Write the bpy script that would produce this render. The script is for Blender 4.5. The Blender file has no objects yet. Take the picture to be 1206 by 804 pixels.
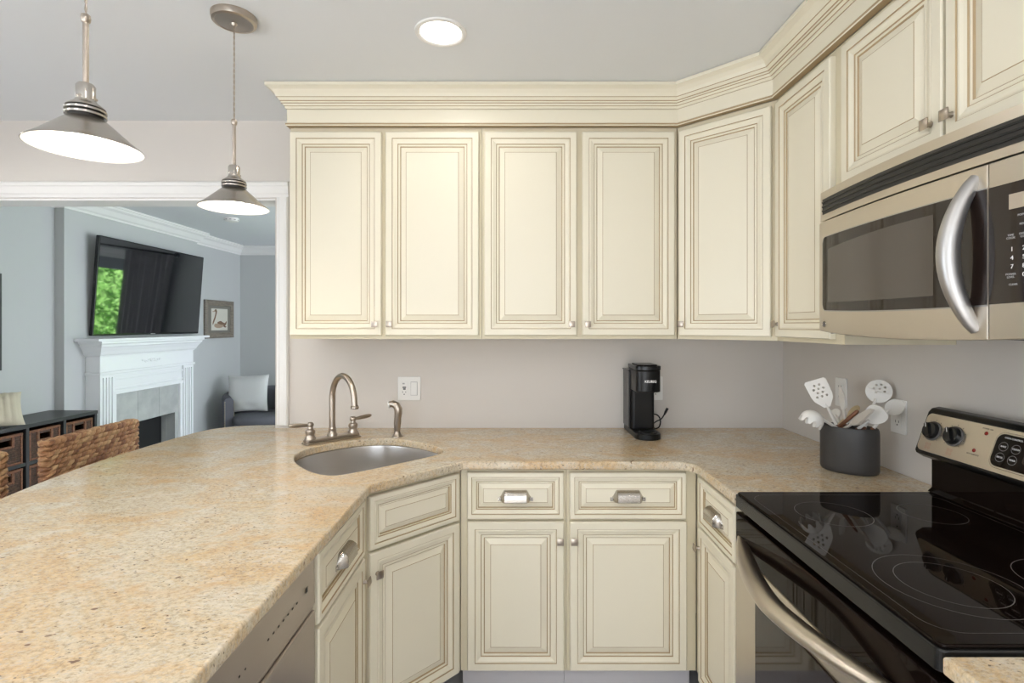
import bpy, math, random
from mathutils import Vector, Matrix, Quaternion
PI = math.pi
random.seed(7)
SC = bpy.context.scene
COL = SC.collection

# ------------------------------------------------------------------ camera
FPX, UC, VC, CAMZ = 612.0, 607.0, 383.0, 1.42      # focal length and principal point in pixels of 1206x804
cam_d = bpy.data.cameras.new('camera')
cam_d.sensor_width = 36.0
cam_d.lens = FPX / 1206 * 36.0
cam_d.shift_x = -(UC - 603) / 1206
cam_d.shift_y = (VC - 402) / 1206
cam_d.clip_start = 0.02
cam = bpy.data.objects.new('camera', cam_d)
cam.location = (0, 0, CAMZ)
cam.rotation_euler = (PI / 2, 0, 0)
COL.objects.link(cam)
SC.camera = cam

# ------------------------------------------------------------------ exposure
SC.view_settings.view_transform = 'Standard'
SC.view_settings.look = 'None'
SC.view_settings.gamma = 1.0
SC.view_settings.use_curve_mapping = False
SC.view_settings.exposure = -0.66

# ------------------------------------------------------------------ sky, sun, fill lights
W = bpy.data.worlds.new('sky')
SC.world = W
W.use_nodes = True
W.node_tree.nodes['Background'].inputs[0].default_value = (0.75, 0.87, 1.0, 1)
W.node_tree.nodes['Background'].inputs[1].default_value = 5.0
sun_d = bpy.data.lights.new('sun', 'SUN')
sun_d.energy = 90.0
sun_d.angle = 0.01
sun_d.color = (1, 0.95, 0.86)
sun = bpy.data.objects.new('sun', sun_d)
sun.rotation_euler = Vector((-0.25, 0.62, -0.75)).to_track_quat('-Z', 'Y').to_euler()
COL.objects.link(sun)


def area(name, loc, direction, sx, sy, watts, color, shape='RECTANGLE', spread=PI):
    d = bpy.data.lights.new(name, 'AREA')
    d.shape = shape
    d.size = sx
    if shape in ('RECTANGLE', 'ELLIPSE'):
        d.size_y = sy
    d.energy = watts
    d.color = color
    d.spread = spread
    o = bpy.data.objects.new(name, d)
    o.location = loc
    o.rotation_euler = Vector(direction).to_track_quat('-Z', 'Y').to_euler()
    COL.objects.link(o)
    return o


CAN_W, CAN_C = 9.0, (1.0, 0.955, 0.905)
PEND_W, PEND_C = 1.6, (1.0, 0.90, 0.76)
# fill lights added outside three made-up windows: living side, dining end, near wall
area('living_fill_light', (1.55, 4.75, 1.35), (-1, 0, 0), 2.6, 1.9, 125.0, (0.87, 0.935, 1.0))
area('dining_fill_light', (-3.85, -0.9, 1.30), (1, 0, 0), 2.0, 1.7, 60.0, (0.93, 0.97, 1.0))
area('near_fill_light', (-0.55, -3.15, 1.35), (0, 1, 0), 2.4, 1.8, 46.0, (0.98, 0.985, 1.0))
CANS = [(-0.257, 1.79), (-0.257, 0.35), (0.55, -0.75), (-1.2, -0.75), (-2.35, 0.35), (-2.35, 1.79), (0.55, -2.0), (-1.2, -2.0)]


# ------------------------------------------------------------------ materials
def mat(name, col, rough=0.5, metal=0.0, spec=0.5, coat=0.0, bump=None, vary=None, emit=None, stretch=None):
    m = bpy.data.materials.new(name)
    m.use_nodes = True
    nt = m.node_tree
    b = nt.nodes['Principled BSDF']
    b.inputs['Base Color'].default_value = (*col, 1)
    b.inputs['Roughness'].default_value = rough
    b.inputs['Metallic'].default_value = metal
    b.inputs['Specular IOR Level'].default_value = spec
    b.inputs['Coat Weight'].default_value = coat
    b.inputs['Coat Roughness'].default_value = 0.05
    if emit:
        b.inputs['Emission Color'].default_value = (*emit[0], 1)
        b.inputs['Emission Strength'].default_value = emit[1]
    if bump or vary:
        tc = nt.nodes.new('ShaderNodeTexCoord')
        mp = nt.nodes.new('ShaderNodeMapping')
        nt.links.new(tc.outputs['Object'], mp.inputs[0])
        if stretch:
            mp.inputs['Scale'].default_value = stretch
        if bump:
            n = nt.nodes.new('ShaderNodeTexNoise')
            n.inputs['Scale'].default_value = bump[0]
            n.inputs['Detail'].default_value = 3
            nt.links.new(mp.outputs[0], n.inputs['Vector'])
            bp = nt.nodes.new('ShaderNodeBump')
            bp.inputs['Strength'].default_value = bump[1]
            bp.inputs['Distance'].default_value = 0.002
            nt.links.new(n.outputs[0], bp.inputs['Height'])
            nt.links.new(bp.outputs[0], b.inputs['Normal'])
        if vary:
            n = nt.nodes.new('ShaderNodeTexNoise')
            n.inputs['Scale'].default_value = vary[0]
            n.inputs['Detail'].default_value = 4
            nt.links.new(mp.outputs[0], n.inputs['Vector'])
            r = nt.nodes.new('ShaderNodeValToRGB')
            r.color_ramp.elements[0].position = 0.35
            r.color_ramp.elements[1].position = 0.68
            r.color_ramp.elements[0].color = (*vary[1], 1)
            r.color_ramp.elements[1].color = (*col, 1)
            nt.links.new(n.outputs[0], r.inputs[0])
            nt.links.new(r.outputs[0], b.inputs['Base Color'])
    return m


def granite():
    m = mat('granite', (0.6, 0.5, 0.35), rough=0.14, spec=0.5)
    nt = m.node_tree
    N, L = nt.nodes, nt.links
    b = N['Principled BSDF']
    tc = N.new('ShaderNodeTexCoord')
    mp = N.new('ShaderNodeMapping')
    mp.inputs['Rotation'].default_value = (0, 0, -0.65)
    mp.inputs['Scale'].default_value = (0.9, 1.35, 1.0)
    L.new(tc.outputs['Object'], mp.inputs[0])

    def noise(sc, det=4, rough=0.6, dist=0.0):
        n = N.new('ShaderNodeTexNoise')
        n.inputs['Scale'].default_value = sc
        n.inputs['Detail'].default_value = det
        n.inputs['Roughness'].default_value = rough
        n.inputs['Distortion'].default_value = dist
        L.new(mp.outputs[0], n.inputs['Vector'])
        return n.outputs[0]

    def ramp(src, stops):
        r = N.new('ShaderNodeValToRGB')
        e = r.color_ramp.elements
        while len(e) < len(stops):
            e.new(0.5)
        for i, (p, c) in enumerate(stops):
            e[i].position = p
            e[i].color = (*c, 1) if isinstance(c, tuple) else (c, c, c, 1)
        L.new(src, r.inputs[0])
        return r.outputs[0]

    def mix(fac, a, c, mode='MIX'):
        x = N.new('ShaderNodeMix')
        x.data_type = 'RGBA'
        x.blend_type = mode
        if isinstance(fac, float):
            x.inputs[0].default_value = fac
        else:
            L.new(fac, x.inputs[0])
        for sock, v in ((6, a), (7, c)):
            if isinstance(v, tuple):
                x.inputs[sock].default_value = (*v, 1)
            else:
                L.new(v, x.inputs[sock])
        return x.outputs[2]

    base = ramp(noise(3.4, 6, 0.68, 1.2), [(0.30, (0.64, 0.57, 0.45)), (0.45, (0.62, 0.53, 0.385)), (0.58, (0.63, 0.475, 0.29)), (0.72, (0.58, 0.39, 0.20))])
    mot = ramp(noise(105, 5, 0.75, 0.2), [(0.33, (0.42, 0.35, 0.30)), (0.45, (0.82, 0.79, 0.75)), (0.55, (1.0, 1.0, 1.0)), (0.68, (1.2, 1.18, 1.14))])
    c = mix(0.75, base, mot, 'MULTIPLY')
    grey = ramp(noise(130, 3, 0.6), [(0.53, 0.0), (0.64, 0.6)])
    c = mix(grey, c, (0.50, 0.46, 0.40))
    gold = ramp(noise(9, 4, 0.65, 1.2), [(0.54, 0.0), (0.70, 0.55)])
    c = mix(gold, c, (0.60, 0.38, 0.19))
    pale = ramp(noise(14, 4, 0.6, 0.5), [(0.55, 0.0), (0.70, 0.5)])
    c = mix(pale, c, (0.72, 0.66, 0.55))
    dk = ramp(noise(120, 2, 0.5), [(0.63, 0.0), (0.69, 0.9)])
    dk2 = ramp(noise(7, 3, 0.6), [(0.42, 0.15), (0.58, 1.0)])
    dmul = N.new('ShaderNodeMath')
    dmul.operation = 'MULTIPLY'
    L.new(dk, dmul.inputs[0])
    L.new(dk2, dmul.inputs[1])
    c = mix(dmul.outputs[0], c, (0.10, 0.075, 0.06))
    sp = ramp(noise(48, 2, 0.5), [(0.71, 0.0), (0.745, 0.9)])
    c = mix(sp, c, (0.16, 0.09, 0.06))
    L.new(c, b.inputs['Base Color'])
    return m


M = {}
M['cream'] = mat('cream_paint', (0.80, 0.745, 0.60), 0.38, spec=0.45)
M['glaze'] = mat('brown_glaze', (0.42, 0.31, 0.175), 0.5)
M['frame_cream'] = mat('cream_paint_frame', (0.70, 0.63, 0.46), 0.42)
M['toe'] = mat('toe_kick_vinyl', (0.62, 0.60, 0.62), 0.5)
M['wall'] = mat('greige_wall_paint', (0.66, 0.62, 0.575), 0.7, bump=(400, 0.05))
M['wall_living'] = mat('blue_grey_wall_paint', (0.53, 0.54, 0.535), 0.75, bump=(400, 0.05))
M['ceiling'] = mat('ceiling_paint', (0.76, 0.78, 0.80), 0.8, bump=(300, 0.04))
M['trim'] = mat('white_trim_paint', (0.83, 0.82, 0.80), 0.35)
M['mantel'] = mat('white_mantel_paint', (0.84, 0.85, 0.86), 0.35)
M['floor'] = mat('grey_floor_tile', (0.52, 0.51, 0.52), 0.4, vary=(3, (0.44, 0.43, 0.44)))
M['granite'] = granite()
M['steel'] = mat('brushed_steel', (0.60, 0.545, 0.47), 0.30, 1.0, bump=(60, 0.03), stretch=(1, 1, 30))
M['steel_sink'] = mat('satin_sink_steel', (0.60, 0.58, 0.56), 0.28, 1.0, bump=(60, 0.02), stretch=(20, 1, 1))
M['nickel'] = mat('brushed_nickel', (0.50, 0.47, 0.43), 0.27, 1.0)
M['satin_silver'] = mat('satin_silver', (0.44, 0.43, 0.42), 0.40, 1.0)
M['steel_taupe'] = mat('brushed_taupe_steel', (0.42, 0.375, 0.345), 0.30, 1.0, bump=(60, 0.03), stretch=(1, 1, 30))
M['nickel_dark'] = mat('aged_nickel', (0.46, 0.40, 0.34), 0.30, 1.0)
M['groove_dark'] = mat('dark_groove', (0.02, 0.018, 0.016), 0.5)
M['black_plastic'] = mat('black_plastic', (0.006, 0.006, 0.006), 0.30, spec=0.3)
M['black_satin'] = mat('black_satin', (0.011, 0.011, 0.011), 0.25, spec=0.35)
M['black_glass'] = mat('black_glass', (0.007, 0.004, 0.003), 0.03, spec=0.11)
M['brown_glass'] = mat('smoked_glass', (0.016, 0.010, 0.008), 0.05, spec=0.5)
M['mesh_glass'] = mat('smoked_window_mesh', (0.075, 0.062, 0.051), 0.10, spec=0.6)
M['grey_mark'] = mat('grey_marking', (0.12, 0.113, 0.108), 0.3)
M['white_mark'] = mat('white_marking', (0.80, 0.80, 0.80), 0.5)
M['dim_mark'] = mat('pale_grey_marking', (0.42, 0.42, 0.42), 0.5)
M['dark_mark'] = mat('dark_marking', (0.07, 0.065, 0.06), 0.5)
M['red_mark'] = mat('red_marking', (0.55, 0.10, 0.06), 0.5)
M['red_lens'] = mat('red_lens', (0.20, 0.01, 0.008), 0.15)
M['lcd'] = mat('lcd_panel', (0.42, 0.35, 0.27), 0.2)
M['white_plastic'] = mat('white_plastic', (0.82, 0.81, 0.78), 0.35)
M['silicone'] = mat('white_silicone', (0.80, 0.78, 0.74), 0.45)
M['silicone_grey'] = mat('greyish_silicone', (0.52, 0.48, 0.43), 0.45)
M['bamboo'] = mat('pale_bamboo', (0.72, 0.58, 0.36), 0.5)
M['acacia'] = mat('red_brown_wood', (0.22, 0.085, 0.04), 0.45, vary=(30, (0.12, 0.045, 0.02)), stretch=(1, 1, 0.15))
M['stoneware'] = mat('charcoal_stoneware', (0.045, 0.042, 0.040), 0.48, bump=(160, 0.08))
M['lamp_on'] = mat('lamp_lens', (1, 1, 1), 0.5, emit=((1.0, 0.93, 0.82), 9.0))
M['bulb_on'] = mat('lit_bulb', (1, 1, 1), 0.5, emit=((1.0, 0.92, 0.78), 40.0))
M['shade_white'] = mat('white_enamel_inside', (0.92, 0.91, 0.88), 0.4)
M['black_wood'] = mat('black_painted_wood', (0.022, 0.022, 0.024), 0.38)
M['wicker_dark'] = mat('dark_wicker', (0.10, 0.045, 0.022), 0.6, vary=(60, (0.035, 0.014, 0.008)), bump=(120, 0.8))
M['wicker_rim'] = mat('reddish_wicker_rim', (0.22, 0.085, 0.035), 0.55, vary=(70, (0.11, 0.04, 0.018)), bump=(120, 0.5))
M['grass1'] = mat('seagrass_tan', (0.40, 0.225, 0.105), 0.6, vary=(60, (0.26, 0.12, 0.05)), bump=(220, 0.6))
M['grass2'] = mat('seagrass_brown', (0.27, 0.125, 0.055), 0.6, vary=(60, (0.15, 0.06, 0.025)), bump=(220, 0.6))
M['grass3'] = mat('seagrass_straw', (0.50, 0.33, 0.17), 0.6, vary=(60, (0.34, 0.19, 0.085)), bump=(220, 0.6))
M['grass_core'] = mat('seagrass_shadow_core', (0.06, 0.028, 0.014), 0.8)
M['dark_wood'] = mat('dark_brown_wood', (0.06, 0.03, 0.018), 0.4)
M['grey_fabric'] = mat('grey_linen', (0.115, 0.115, 0.13), 0.85, bump=(500, 0.3))
M['nail'] = mat('nailhead_brass', (0.62, 0.52, 0.36), 0.3, 1.0)
M['white_linen'] = mat('white_slub_linen', (0.62, 0.62, 0.60), 0.9, bump=(60, 0.5), stretch=(1, 1, 12))
M['cream_knit'] = mat('cream_knit', (0.55, 0.50, 0.38), 0.9, bump=(200, 0.6))
M['tile'] = mat('grey_stone_tile', (0.50, 0.51, 0.49), 0.4, vary=(9, (0.40, 0.41, 0.40)))
M['grout'] = mat('grout', (0.34, 0.34, 0.33), 0.8)
M['firebox'] = mat('black_firebox', (0.006, 0.006, 0.006), 0.7)
M['screen'] = mat('tv_screen', (0.006, 0.006, 0.008), 0.03, spec=1.0, coat=0.7)
M['frame_wood'] = mat('grey_brown_wood', (0.26, 0.22, 0.175), 0.45, vary=(25, (0.17, 0.14, 0.11)), stretch=(1, 1, 6))
M['mat_board'] = mat('taupe_mat_board', (0.20, 0.185, 0.155), 0.8)
M['paper'] = mat('ivory_paper', (0.66, 0.63, 0.55), 0.8)
M['duck_brown'] = mat('ink_brown', (0.20, 0.12, 0.075), 0.8)
M['duck_pale'] = mat('ink_pale_brown', (0.42, 0.31, 0.22), 0.8)
M['curtain'] = mat('grey_curtain', (0.50, 0.48, 0.49), 0.85, bump=(300, 0.2))
M['blind'] = mat('grey_roller_blind', (0.30, 0.32, 0.35), 0.8)
M['leaf'] = mat('hedge_leaves', (0.30, 0.55, 0.18), 0.6, vary=(5, (0.15, 0.36, 0.08)))
M['lawn'] = mat('lawn', (0.10, 0.25, 0.05), 0.9, vary=(3, (0.07, 0.18, 0.03)))


def glass_mat():
    m = bpy.data.materials.new('window_glass')
    m.use_nodes = True
    nt = m.node_tree
    nt.nodes.clear()
    o = nt.nodes.new('ShaderNodeOutputMaterial')
    t = nt.nodes.new('ShaderNodeBsdfTransparent')
    g = nt.nodes.new('ShaderNodeBsdfGlossy')
    g.inputs['Roughness'].default_value = 0.0
    x = nt.nodes.new('ShaderNodeMixShader')
    fr = nt.nodes.new('ShaderNodeFresnel')
    nt.links.new(fr.outputs[0], x.inputs[0])
    nt.links.new(t.outputs[0], x.inputs[1])
    nt.links.new(g.outputs[0], x.inputs[2])
    nt.links.new(x.outputs[0], o.inputs[0])
    return m


M['glass'] = glass_mat()


# ------------------------------------------------------------------ mesh helpers
class MB:
    def __init__(self):
        self.v, self.f, self.m, self.s = [], [], [], []
        self.mats = []

    def mi(self, k):
        if k not in self.mats:
            self.mats.append(k)
        return self.mats.index(k)

    def add(self, verts, faces, k, smooth=False, X=None):
        o = len(self.v)
        for p in verts:
            p = Vector(p)
            self.v.append(X @ p if X is not None else p)
        i = self.mi(k)
        for f in faces:
            self.f.append([o + a for a in f])
            self.m.append(i)
            self.s.append(smooth)
        return self

    def box(self, x0, y0, z0, x1, y1, z1, k, X=None):
        if x0 > x1: x0, x1 = x1, x0
        if y0 > y1: y0, y1 = y1, y0
        if z0 > z1: z0, z1 = z1, z0
        v = [(x0, y0, z0), (x1, y0, z0), (x1, y1, z0), (x0, y1, z0), (x0, y0, z1), (x1, y0, z1), (x1, y1, z1), (x0, y1, z1)]
        f = [(3, 2, 1, 0), (4, 5, 6, 7), (0, 1, 5, 4), (1, 2, 6, 5), (2, 3, 7, 6), (3, 0, 4, 7)]
        return self.add(v, f, k, False, X)

    def prism(self, poly, z0, z1, k, X=None, smooth=False):
        a = sum(poly[i][0] * poly[(i + 1) % len(poly)][1] - poly[(i + 1) % len(poly)][0] * poly[i][1] for i in range(len(poly)))
        if a < 0:
            poly = poly[::-1]
        n = len(poly)
        v = [(x, y, z0) for x, y in poly] + [(x, y, z1) for x, y in poly]
        self.add(v, [tuple(range(n - 1, -1, -1)), tuple(range(n, 2 * n))], k, False, X)
        o = len(self.v) - 2 * n
        i = self.mi(k)
        for j in range(n):
            q = (j + 1) % n
            self.f.append([o + j, o + q, o + n + q, o + n + j])
            self.m.append(i)
            self.s.append(smooth)
        return self

    def lathe(self, prof, k, seg=28, X=None, cap=True, smooth=True, sx=1.0, sy=1.0):
        v, f = [], []
        for r, z in prof:
            for j in range(seg):
                a = 2 * PI * j / seg
                v.append((r * math.cos(a) * sx, r * math.sin(a) * sy, z))
        for i in range(len(prof) - 1):
            for j in range(seg):
                q = (j + 1) % seg
                f.append((i * seg + j, i * seg + q, (i + 1) * seg + q, (i + 1) * seg + j))
        if cap:
            f.append(tuple(range(seg - 1, -1, -1)))
            f.append(tuple((len(prof) - 1) * seg + j for j in range(seg)))
        return self.add(v, f, k, smooth, X)

    def tube(self, pts, rad, k, seg=12, X=None, cap=True, flat=1.0, up=None):
        pts = [Vector(p) for p in pts]
        n = len(pts)
        rads = rad if isinstance(rad, (list, tuple)) else [rad] * n
        v, f = [], []
        t0 = (pts[1] - pts[0]).normalized()
        u = Vector(up) if up else (Vector((0, 0, 1)) if abs(t0.z) < 0.9 else Vector((1, 0, 0)))
        u = (u - t0 * u.dot(t0)).normalized()
        for i in range(n):
            t = (pts[min(i + 1, n - 1)] - pts[max(i - 1, 0)]).normalized()
            u = (u - t * u.dot(t)).normalized()
            w = t.cross(u)
            for j in range(seg):
                a = 2 * PI * j / seg
                v.append(pts[i] + u * (rads[i] * flat * math.cos(a)) + w * (rads[i] * math.sin(a)))
        for i in range(n - 1):
            for j in range(seg):
                q = (j + 1) % seg
                f.append((i * seg + j, i * seg + q, (i + 1) * seg + q, (i + 1) * seg + j))
        if cap:
            f.append(tuple(range(seg - 1, -1, -1)))
            f.append(tuple((n - 1) * seg + j for j in range(seg)))
        return self.add(v, f, k, True, X)

    def ball(self, c, rx, ry, rz, k, seg=16, rings=10, X=None):
        T = Matrix.Translation(Vector(c)) @ Matrix.Diagonal((rx, ry, rz, 1))
        if X is not None:
            T = X @ T
        prof = [(max(math.cos(-PI / 2 + PI * i / rings), 1e-4), math.sin(-PI / 2 + PI * i / rings)) for i in range(rings + 1)]
        return self.lathe(prof, k, seg, T)

    def sweep(self, path, prof, k, glaze=(), gk='glaze', closed_prof=True):
        """profile points are (outward, z); outward is to the right of the path heading"""
        path = [Vector((p[0], p[1])) for p in path]
        n, m = len(path), len(prof)
        v = []
        for i in range(n):
            ds = []
            if i > 0: ds.append((path[i] - path[i - 1]).normalized())
            if i < n - 1: ds.append((path[i + 1] - path[i]).normalized())
            ns = [Vector((d.y, -d.x)) for d in ds]
            nn = ns[0] if len(ns) == 1 else (ns[0] + ns[1]) / (1 + ns[0].dot(ns[1]))
            for o, z in prof:
                p = path[i] + nn * o
                v.append((p.x, p.y, z))
        base = len(self.v)
        self.v += [Vector(p) for p in v]
        a, g = self.mi(k), (self.mi(gk) if glaze else 0)
        for i in range(n - 1):
            for j in range(m if closed_prof else m - 1):
                q = (j + 1) % m
                self.f.append([base + i * m + j, base + i * m + q, base + (i + 1) * m + q, base + (i + 1) * m + j])
                self.m.append(g if j in glaze else a)
                self.s.append(False)
        if closed_prof:
            for e in (0, n - 1):
                self.f.append([base + e * m + j for j in range(m)])
                self.m.append(a)
                self.s.append(False)
        return self

    def rings(self, x0, z0, w, h, prof, k, gk='glaze', y=0.0):
        """nested rectangles in the xz plane, front towards -y; prof = (inset, out, is_glaze)"""
        v, base = [], len(self.v)
        for a, o, g in prof:
            for (x, z) in ((x0 + a, z0 + a), (x0 + w - a, z0 + a), (x0 + w - a, z0 + h - a), (x0 + a, z0 + h - a)):
                v.append(Vector((x, y - o, z)))
        self.v += v
        ic, ig = self.mi(k), self.mi(gk)
        for i in range(len(prof) - 1):
            for j in range(4):
                q = (j + 1) % 4
                self.f.append([base + i * 4 + j, base + i * 4 + q, base + (i + 1) * 4 + q, base + (i + 1) * 4 + j])
                self.m.append(ig if prof[i + 1][2] else ic)
                self.s.append(False)
        e = base + 4 * (len(prof) - 1)
        self.f.append([e, e + 1, e + 2, e + 3])
        self.m.append(ic)
        self.s.append(False)
        self.f.append([base + 3, base + 2, base + 1, base])
        self.m.append(ic)
        self.s.append(False)
        return self

    def build(self, name, parent=None, bevel=0, seg=2, angle=40, loc=None, sub=0):
        me = bpy.data.meshes.new(name)
        me.from_pydata([tuple(p) for p in self.v], [], self.f)
        for k in self.mats:
            me.materials.append(M[k])
        me.polygons.foreach_set('material_index', self.m)
        me.polygons.foreach_set('use_smooth', self.s)
        if any(self.s):
            me.set_sharp_from_angle(angle=math.radians(angle))
        me.update()
        o = bpy.data.objects.new(name, me)
        COL.objects.link(o)
        if parent: o.parent = parent
        if loc: o.location = loc
        if bevel:
            b = o.modifiers.new('bevel', 'BEVEL')
            b.width = bevel
            b.segments = seg
            b.limit_method = 'ANGLE'
            b.angle_limit = math.radians(35)
            b.harden_normals = False
        if sub:
            s = o.modifiers.new('sub', 'SUBSURF')
            s.levels = sub
            s.render_levels = sub
        return o


def thing(name, label, cat, loc=(0, 0, 0), rotz=0.0, group=None):
    o = bpy.data.objects.new(name, None)
    o.empty_display_size = 0.1
    COL.objects.link(o)
    o.location = loc
    o.rotation_euler = (0, 0, rotz)
    return tag(o, label, cat, group)


def tag(o, label, cat, group=None, kind=None):
    o['label'] = label
    o['category'] = cat
    if group: o['group'] = group
    if kind: o['kind'] = kind
    return o


def struct(o):
    o['kind'] = 'structure'
    return o


def plabel(o, label):
    o['label'] = label
    return o


def dup(root, loc=None, rotz=None, label=None):
    r = root.copy()
    COL.objects.link(r)
    if loc is not None: r.location = loc
    if rotz is not None: r.rotation_euler = (0, 0, rotz)
    if label: r['label'] = label
    for ch in list(root.children):
        c = ch.copy()
        COL.objects.link(c)
        c.parent = r
        for g in list(ch.children):
            d = g.copy()
            COL.objects.link(d)
            d.parent = c
    return r


def text(body, size, parent, X, k, name='lettering', extrude=0.0004, bold=0.0):
    cu = bpy.data.curves.new(name, 'FONT')
    cu.body = body
    cu.size = size
    cu.align_x = 'CENTER'
    cu.align_y = 'CENTER'
    cu.extrude = extrude
    cu.offset = bold
    cu.resolution_u = 2
    t = bpy.data.objects.new('tmp', cu)
    COL.objects.link(t)
    dg = bpy.context.evaluated_depsgraph_get()
    me = bpy.data.meshes.new_from_object(t.evaluated_get(dg))
    me.transform(X)
    COL.objects.unlink(t)
    bpy.data.objects.remove(t)
    me.materials.clear()
    me.materials.append(M[k])
    me.name = name
    o = bpy.data.objects.new(name, me)
    COL.objects.link(o)
    if parent: o.parent = parent
    return o


def frame_from(origin, xdir, zdir):
    """matrix whose local x is xdir and local z is zdir (made orthogonal)"""
    x = Vector(xdir).normalized()
    z = Vector(zdir)
    z = (z - x * z.dot(x)).normalized()
    y = z.cross(x)
    R = Matrix((x, y, z)).transposed().to_4x4()
    return Matrix.Translation(Vector(origin)) @ R


def RX(a): return Matrix.Rotation(a, 4, 'X')
def RY(a): return Matrix.Rotation(a, 4, 'Y')
def RZ(a): return Matrix.Rotation(a, 4, 'Z')
def TR(*p): return Matrix.Translation(Vector(p))


FRONT = RX(PI / 2)      # text lying in xy stands up in xz facing -y


def catmull(pts, n=8, closed=True):
    out, m = [], len(pts)
    for i in range(m if closed else m - 1):
        p = [Vector(pts[(i + j - 1) % m]) if closed else Vector(pts[min(max(i + j - 1, 0), m - 1)]) for j in range(4)]
        for s in range(n):
            t = s / n
            out.append(0.5 * ((2 * p[1]) + (p[2] - p[0]) * t + (2 * p[0] - 5 * p[1] + 4 * p[2] - p[3]) * t * t + (3 * p[1] - p[0] - 3 * p[2] + p[3]) * t ** 3))
    if not closed: out.append(Vector(pts[-1]))
    return out


def at(u, v, d):
    return Vector(((u - UC) * d / FPX, d, CAMZ - (v - VC) * d / FPX))


def rrect(x0, z0, x1, z1, r, n=5):
    p = []
    for cx, cz, a0 in ((x1 - r, z0 + r, -PI / 2), (x1 - r, z1 - r, 0), (x0 + r, z1 - r, PI / 2), (x0 + r, z0 + r, PI)):
        for i in range(n + 1):
            a = a0 + PI / 2 * i / n
            p.append((cx + r * math.cos(a), cz + r * math.sin(a)))
    return p


# ------------------------------------------------------------------ room shell
YB, XR, XL, CZ = 2.565, 1.32, -3.59, 2.43
YW2, YF, LZ = 2.685, 6.78, 2.45            # living-room side of the dividing wall, its far wall and ceiling
YN = -2.9


def sbox(name, k, *b):
    return struct(MB().box(*b, k).build(name))


sbox('floor', 'floor', XL - 0.1, YN - 0.1, -0.1, XR + 0.1, YF + 0.1, 0)
sbox('ceiling', 'ceiling', XL - 0.1, YN - 0.1, CZ, XR + 0.1, YW2 - 0.001, CZ + 0.12)
sbox('ceiling_living', 'ceiling', XL - 0.1, YW2, LZ, XR + 0.1, YF + 0.1, LZ + 0.1)
w = MB()
w.box(-1.185, YB, 0, XR + 0.1, YW2, CZ, 'wall')
w.box(-3.0, YB, 2.045, -1.185, YW2, CZ, 'wall')
w.box(XL, YB, 0, -3.0, YW2, CZ, 'wall')
struct(w.build('wall_back'))
sbox('wall_right', 'wall', XR, YN, 0, XR + 0.1, YB, CZ)
w = MB()
w.box(XL, YN - 0.1, 0, -1.75, YN, CZ, 'wall').box(0.65, YN - 0.1, 0, XR + 0.1, YN, CZ, 'wall')
w.box(-1.75, YN - 0.1, 0, 0.65, YN, 0.45, 'wall').box(-1.75, YN - 0.1, 2.2, 0.65, YN, CZ, 'wall')
struct(w.build('wall_near'))
# left kitchen wall, with the dining window added for fill light
w = MB()
w.box(XL - 0.1, YN, 0, XL, -1.9, CZ, 'wall').box(XL - 0.1, 0.1, 0, XL, YB, CZ, 'wall')
w.box(XL - 0.1, -1.9, 0, XL, 0.1, 0.45, 'wall').box(XL - 0.1, -1.9, 2.15, XL, 0.1, CZ, 'wall')
struct(w.build('wall_left'))
w = MB()
w.box(XL - 0.1, YB, 0, XL, YF, LZ, 'wall_living')
w.box(XL, 4.05, 0, -3.517, 4.30, LZ, 'wall_living').box(XL, 5.44, 0, -3.517, 5.74, LZ, 'wall_living').box(XL, 4.30, 1.20, -3.517, 5.44, LZ, 'wall_living')
struct(w.build('wall_living_left'))
# far living-room wall with its window, right living-room wall with a window added for fill
WX0, WX1, WZ0, WZ1 = -1.86, -0.62, 0.75, 2.08
w = MB()
w.box(XL, YF, 0, WX0, YF + 0.1, LZ, 'wall_living').box(WX1, YF, 0, XR + 0.1, YF + 0.1, LZ, 'wall_living')
w.box(WX0, YF, 0, WX1, YF + 0.1, WZ0, 'wall_living').box(WX0, YF, WZ1, WX1, YF + 0.1, LZ, 'wall_living')
struct(w.build('wall_living_far'))
w = MB()
w.box(XR, YW2, 0, XR + 0.1, 3.45, LZ, 'wall_living').box(XR, 6.05, 0, XR + 0.1, YF, LZ, 'wall_living')
w.box(XR, 3.45, 0, XR + 0.1, 6.05, 0.4, 'wall_living').box(XR, 3.45, 2.3, XR + 0.1, 6.05, LZ, 'wall_living')
struct(w.build('wall_living_right'))
# living-room side skin of the dividing wall
w = MB()
w.box(-1.185, YW2, 0, XR, YW2 + 0.006, LZ, 'wall_living').box(-3.0, YW2, 2.13, -1.185, YW2 + 0.006, LZ, 'wall_living')
struct(w.build('wall_living_near'))


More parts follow.
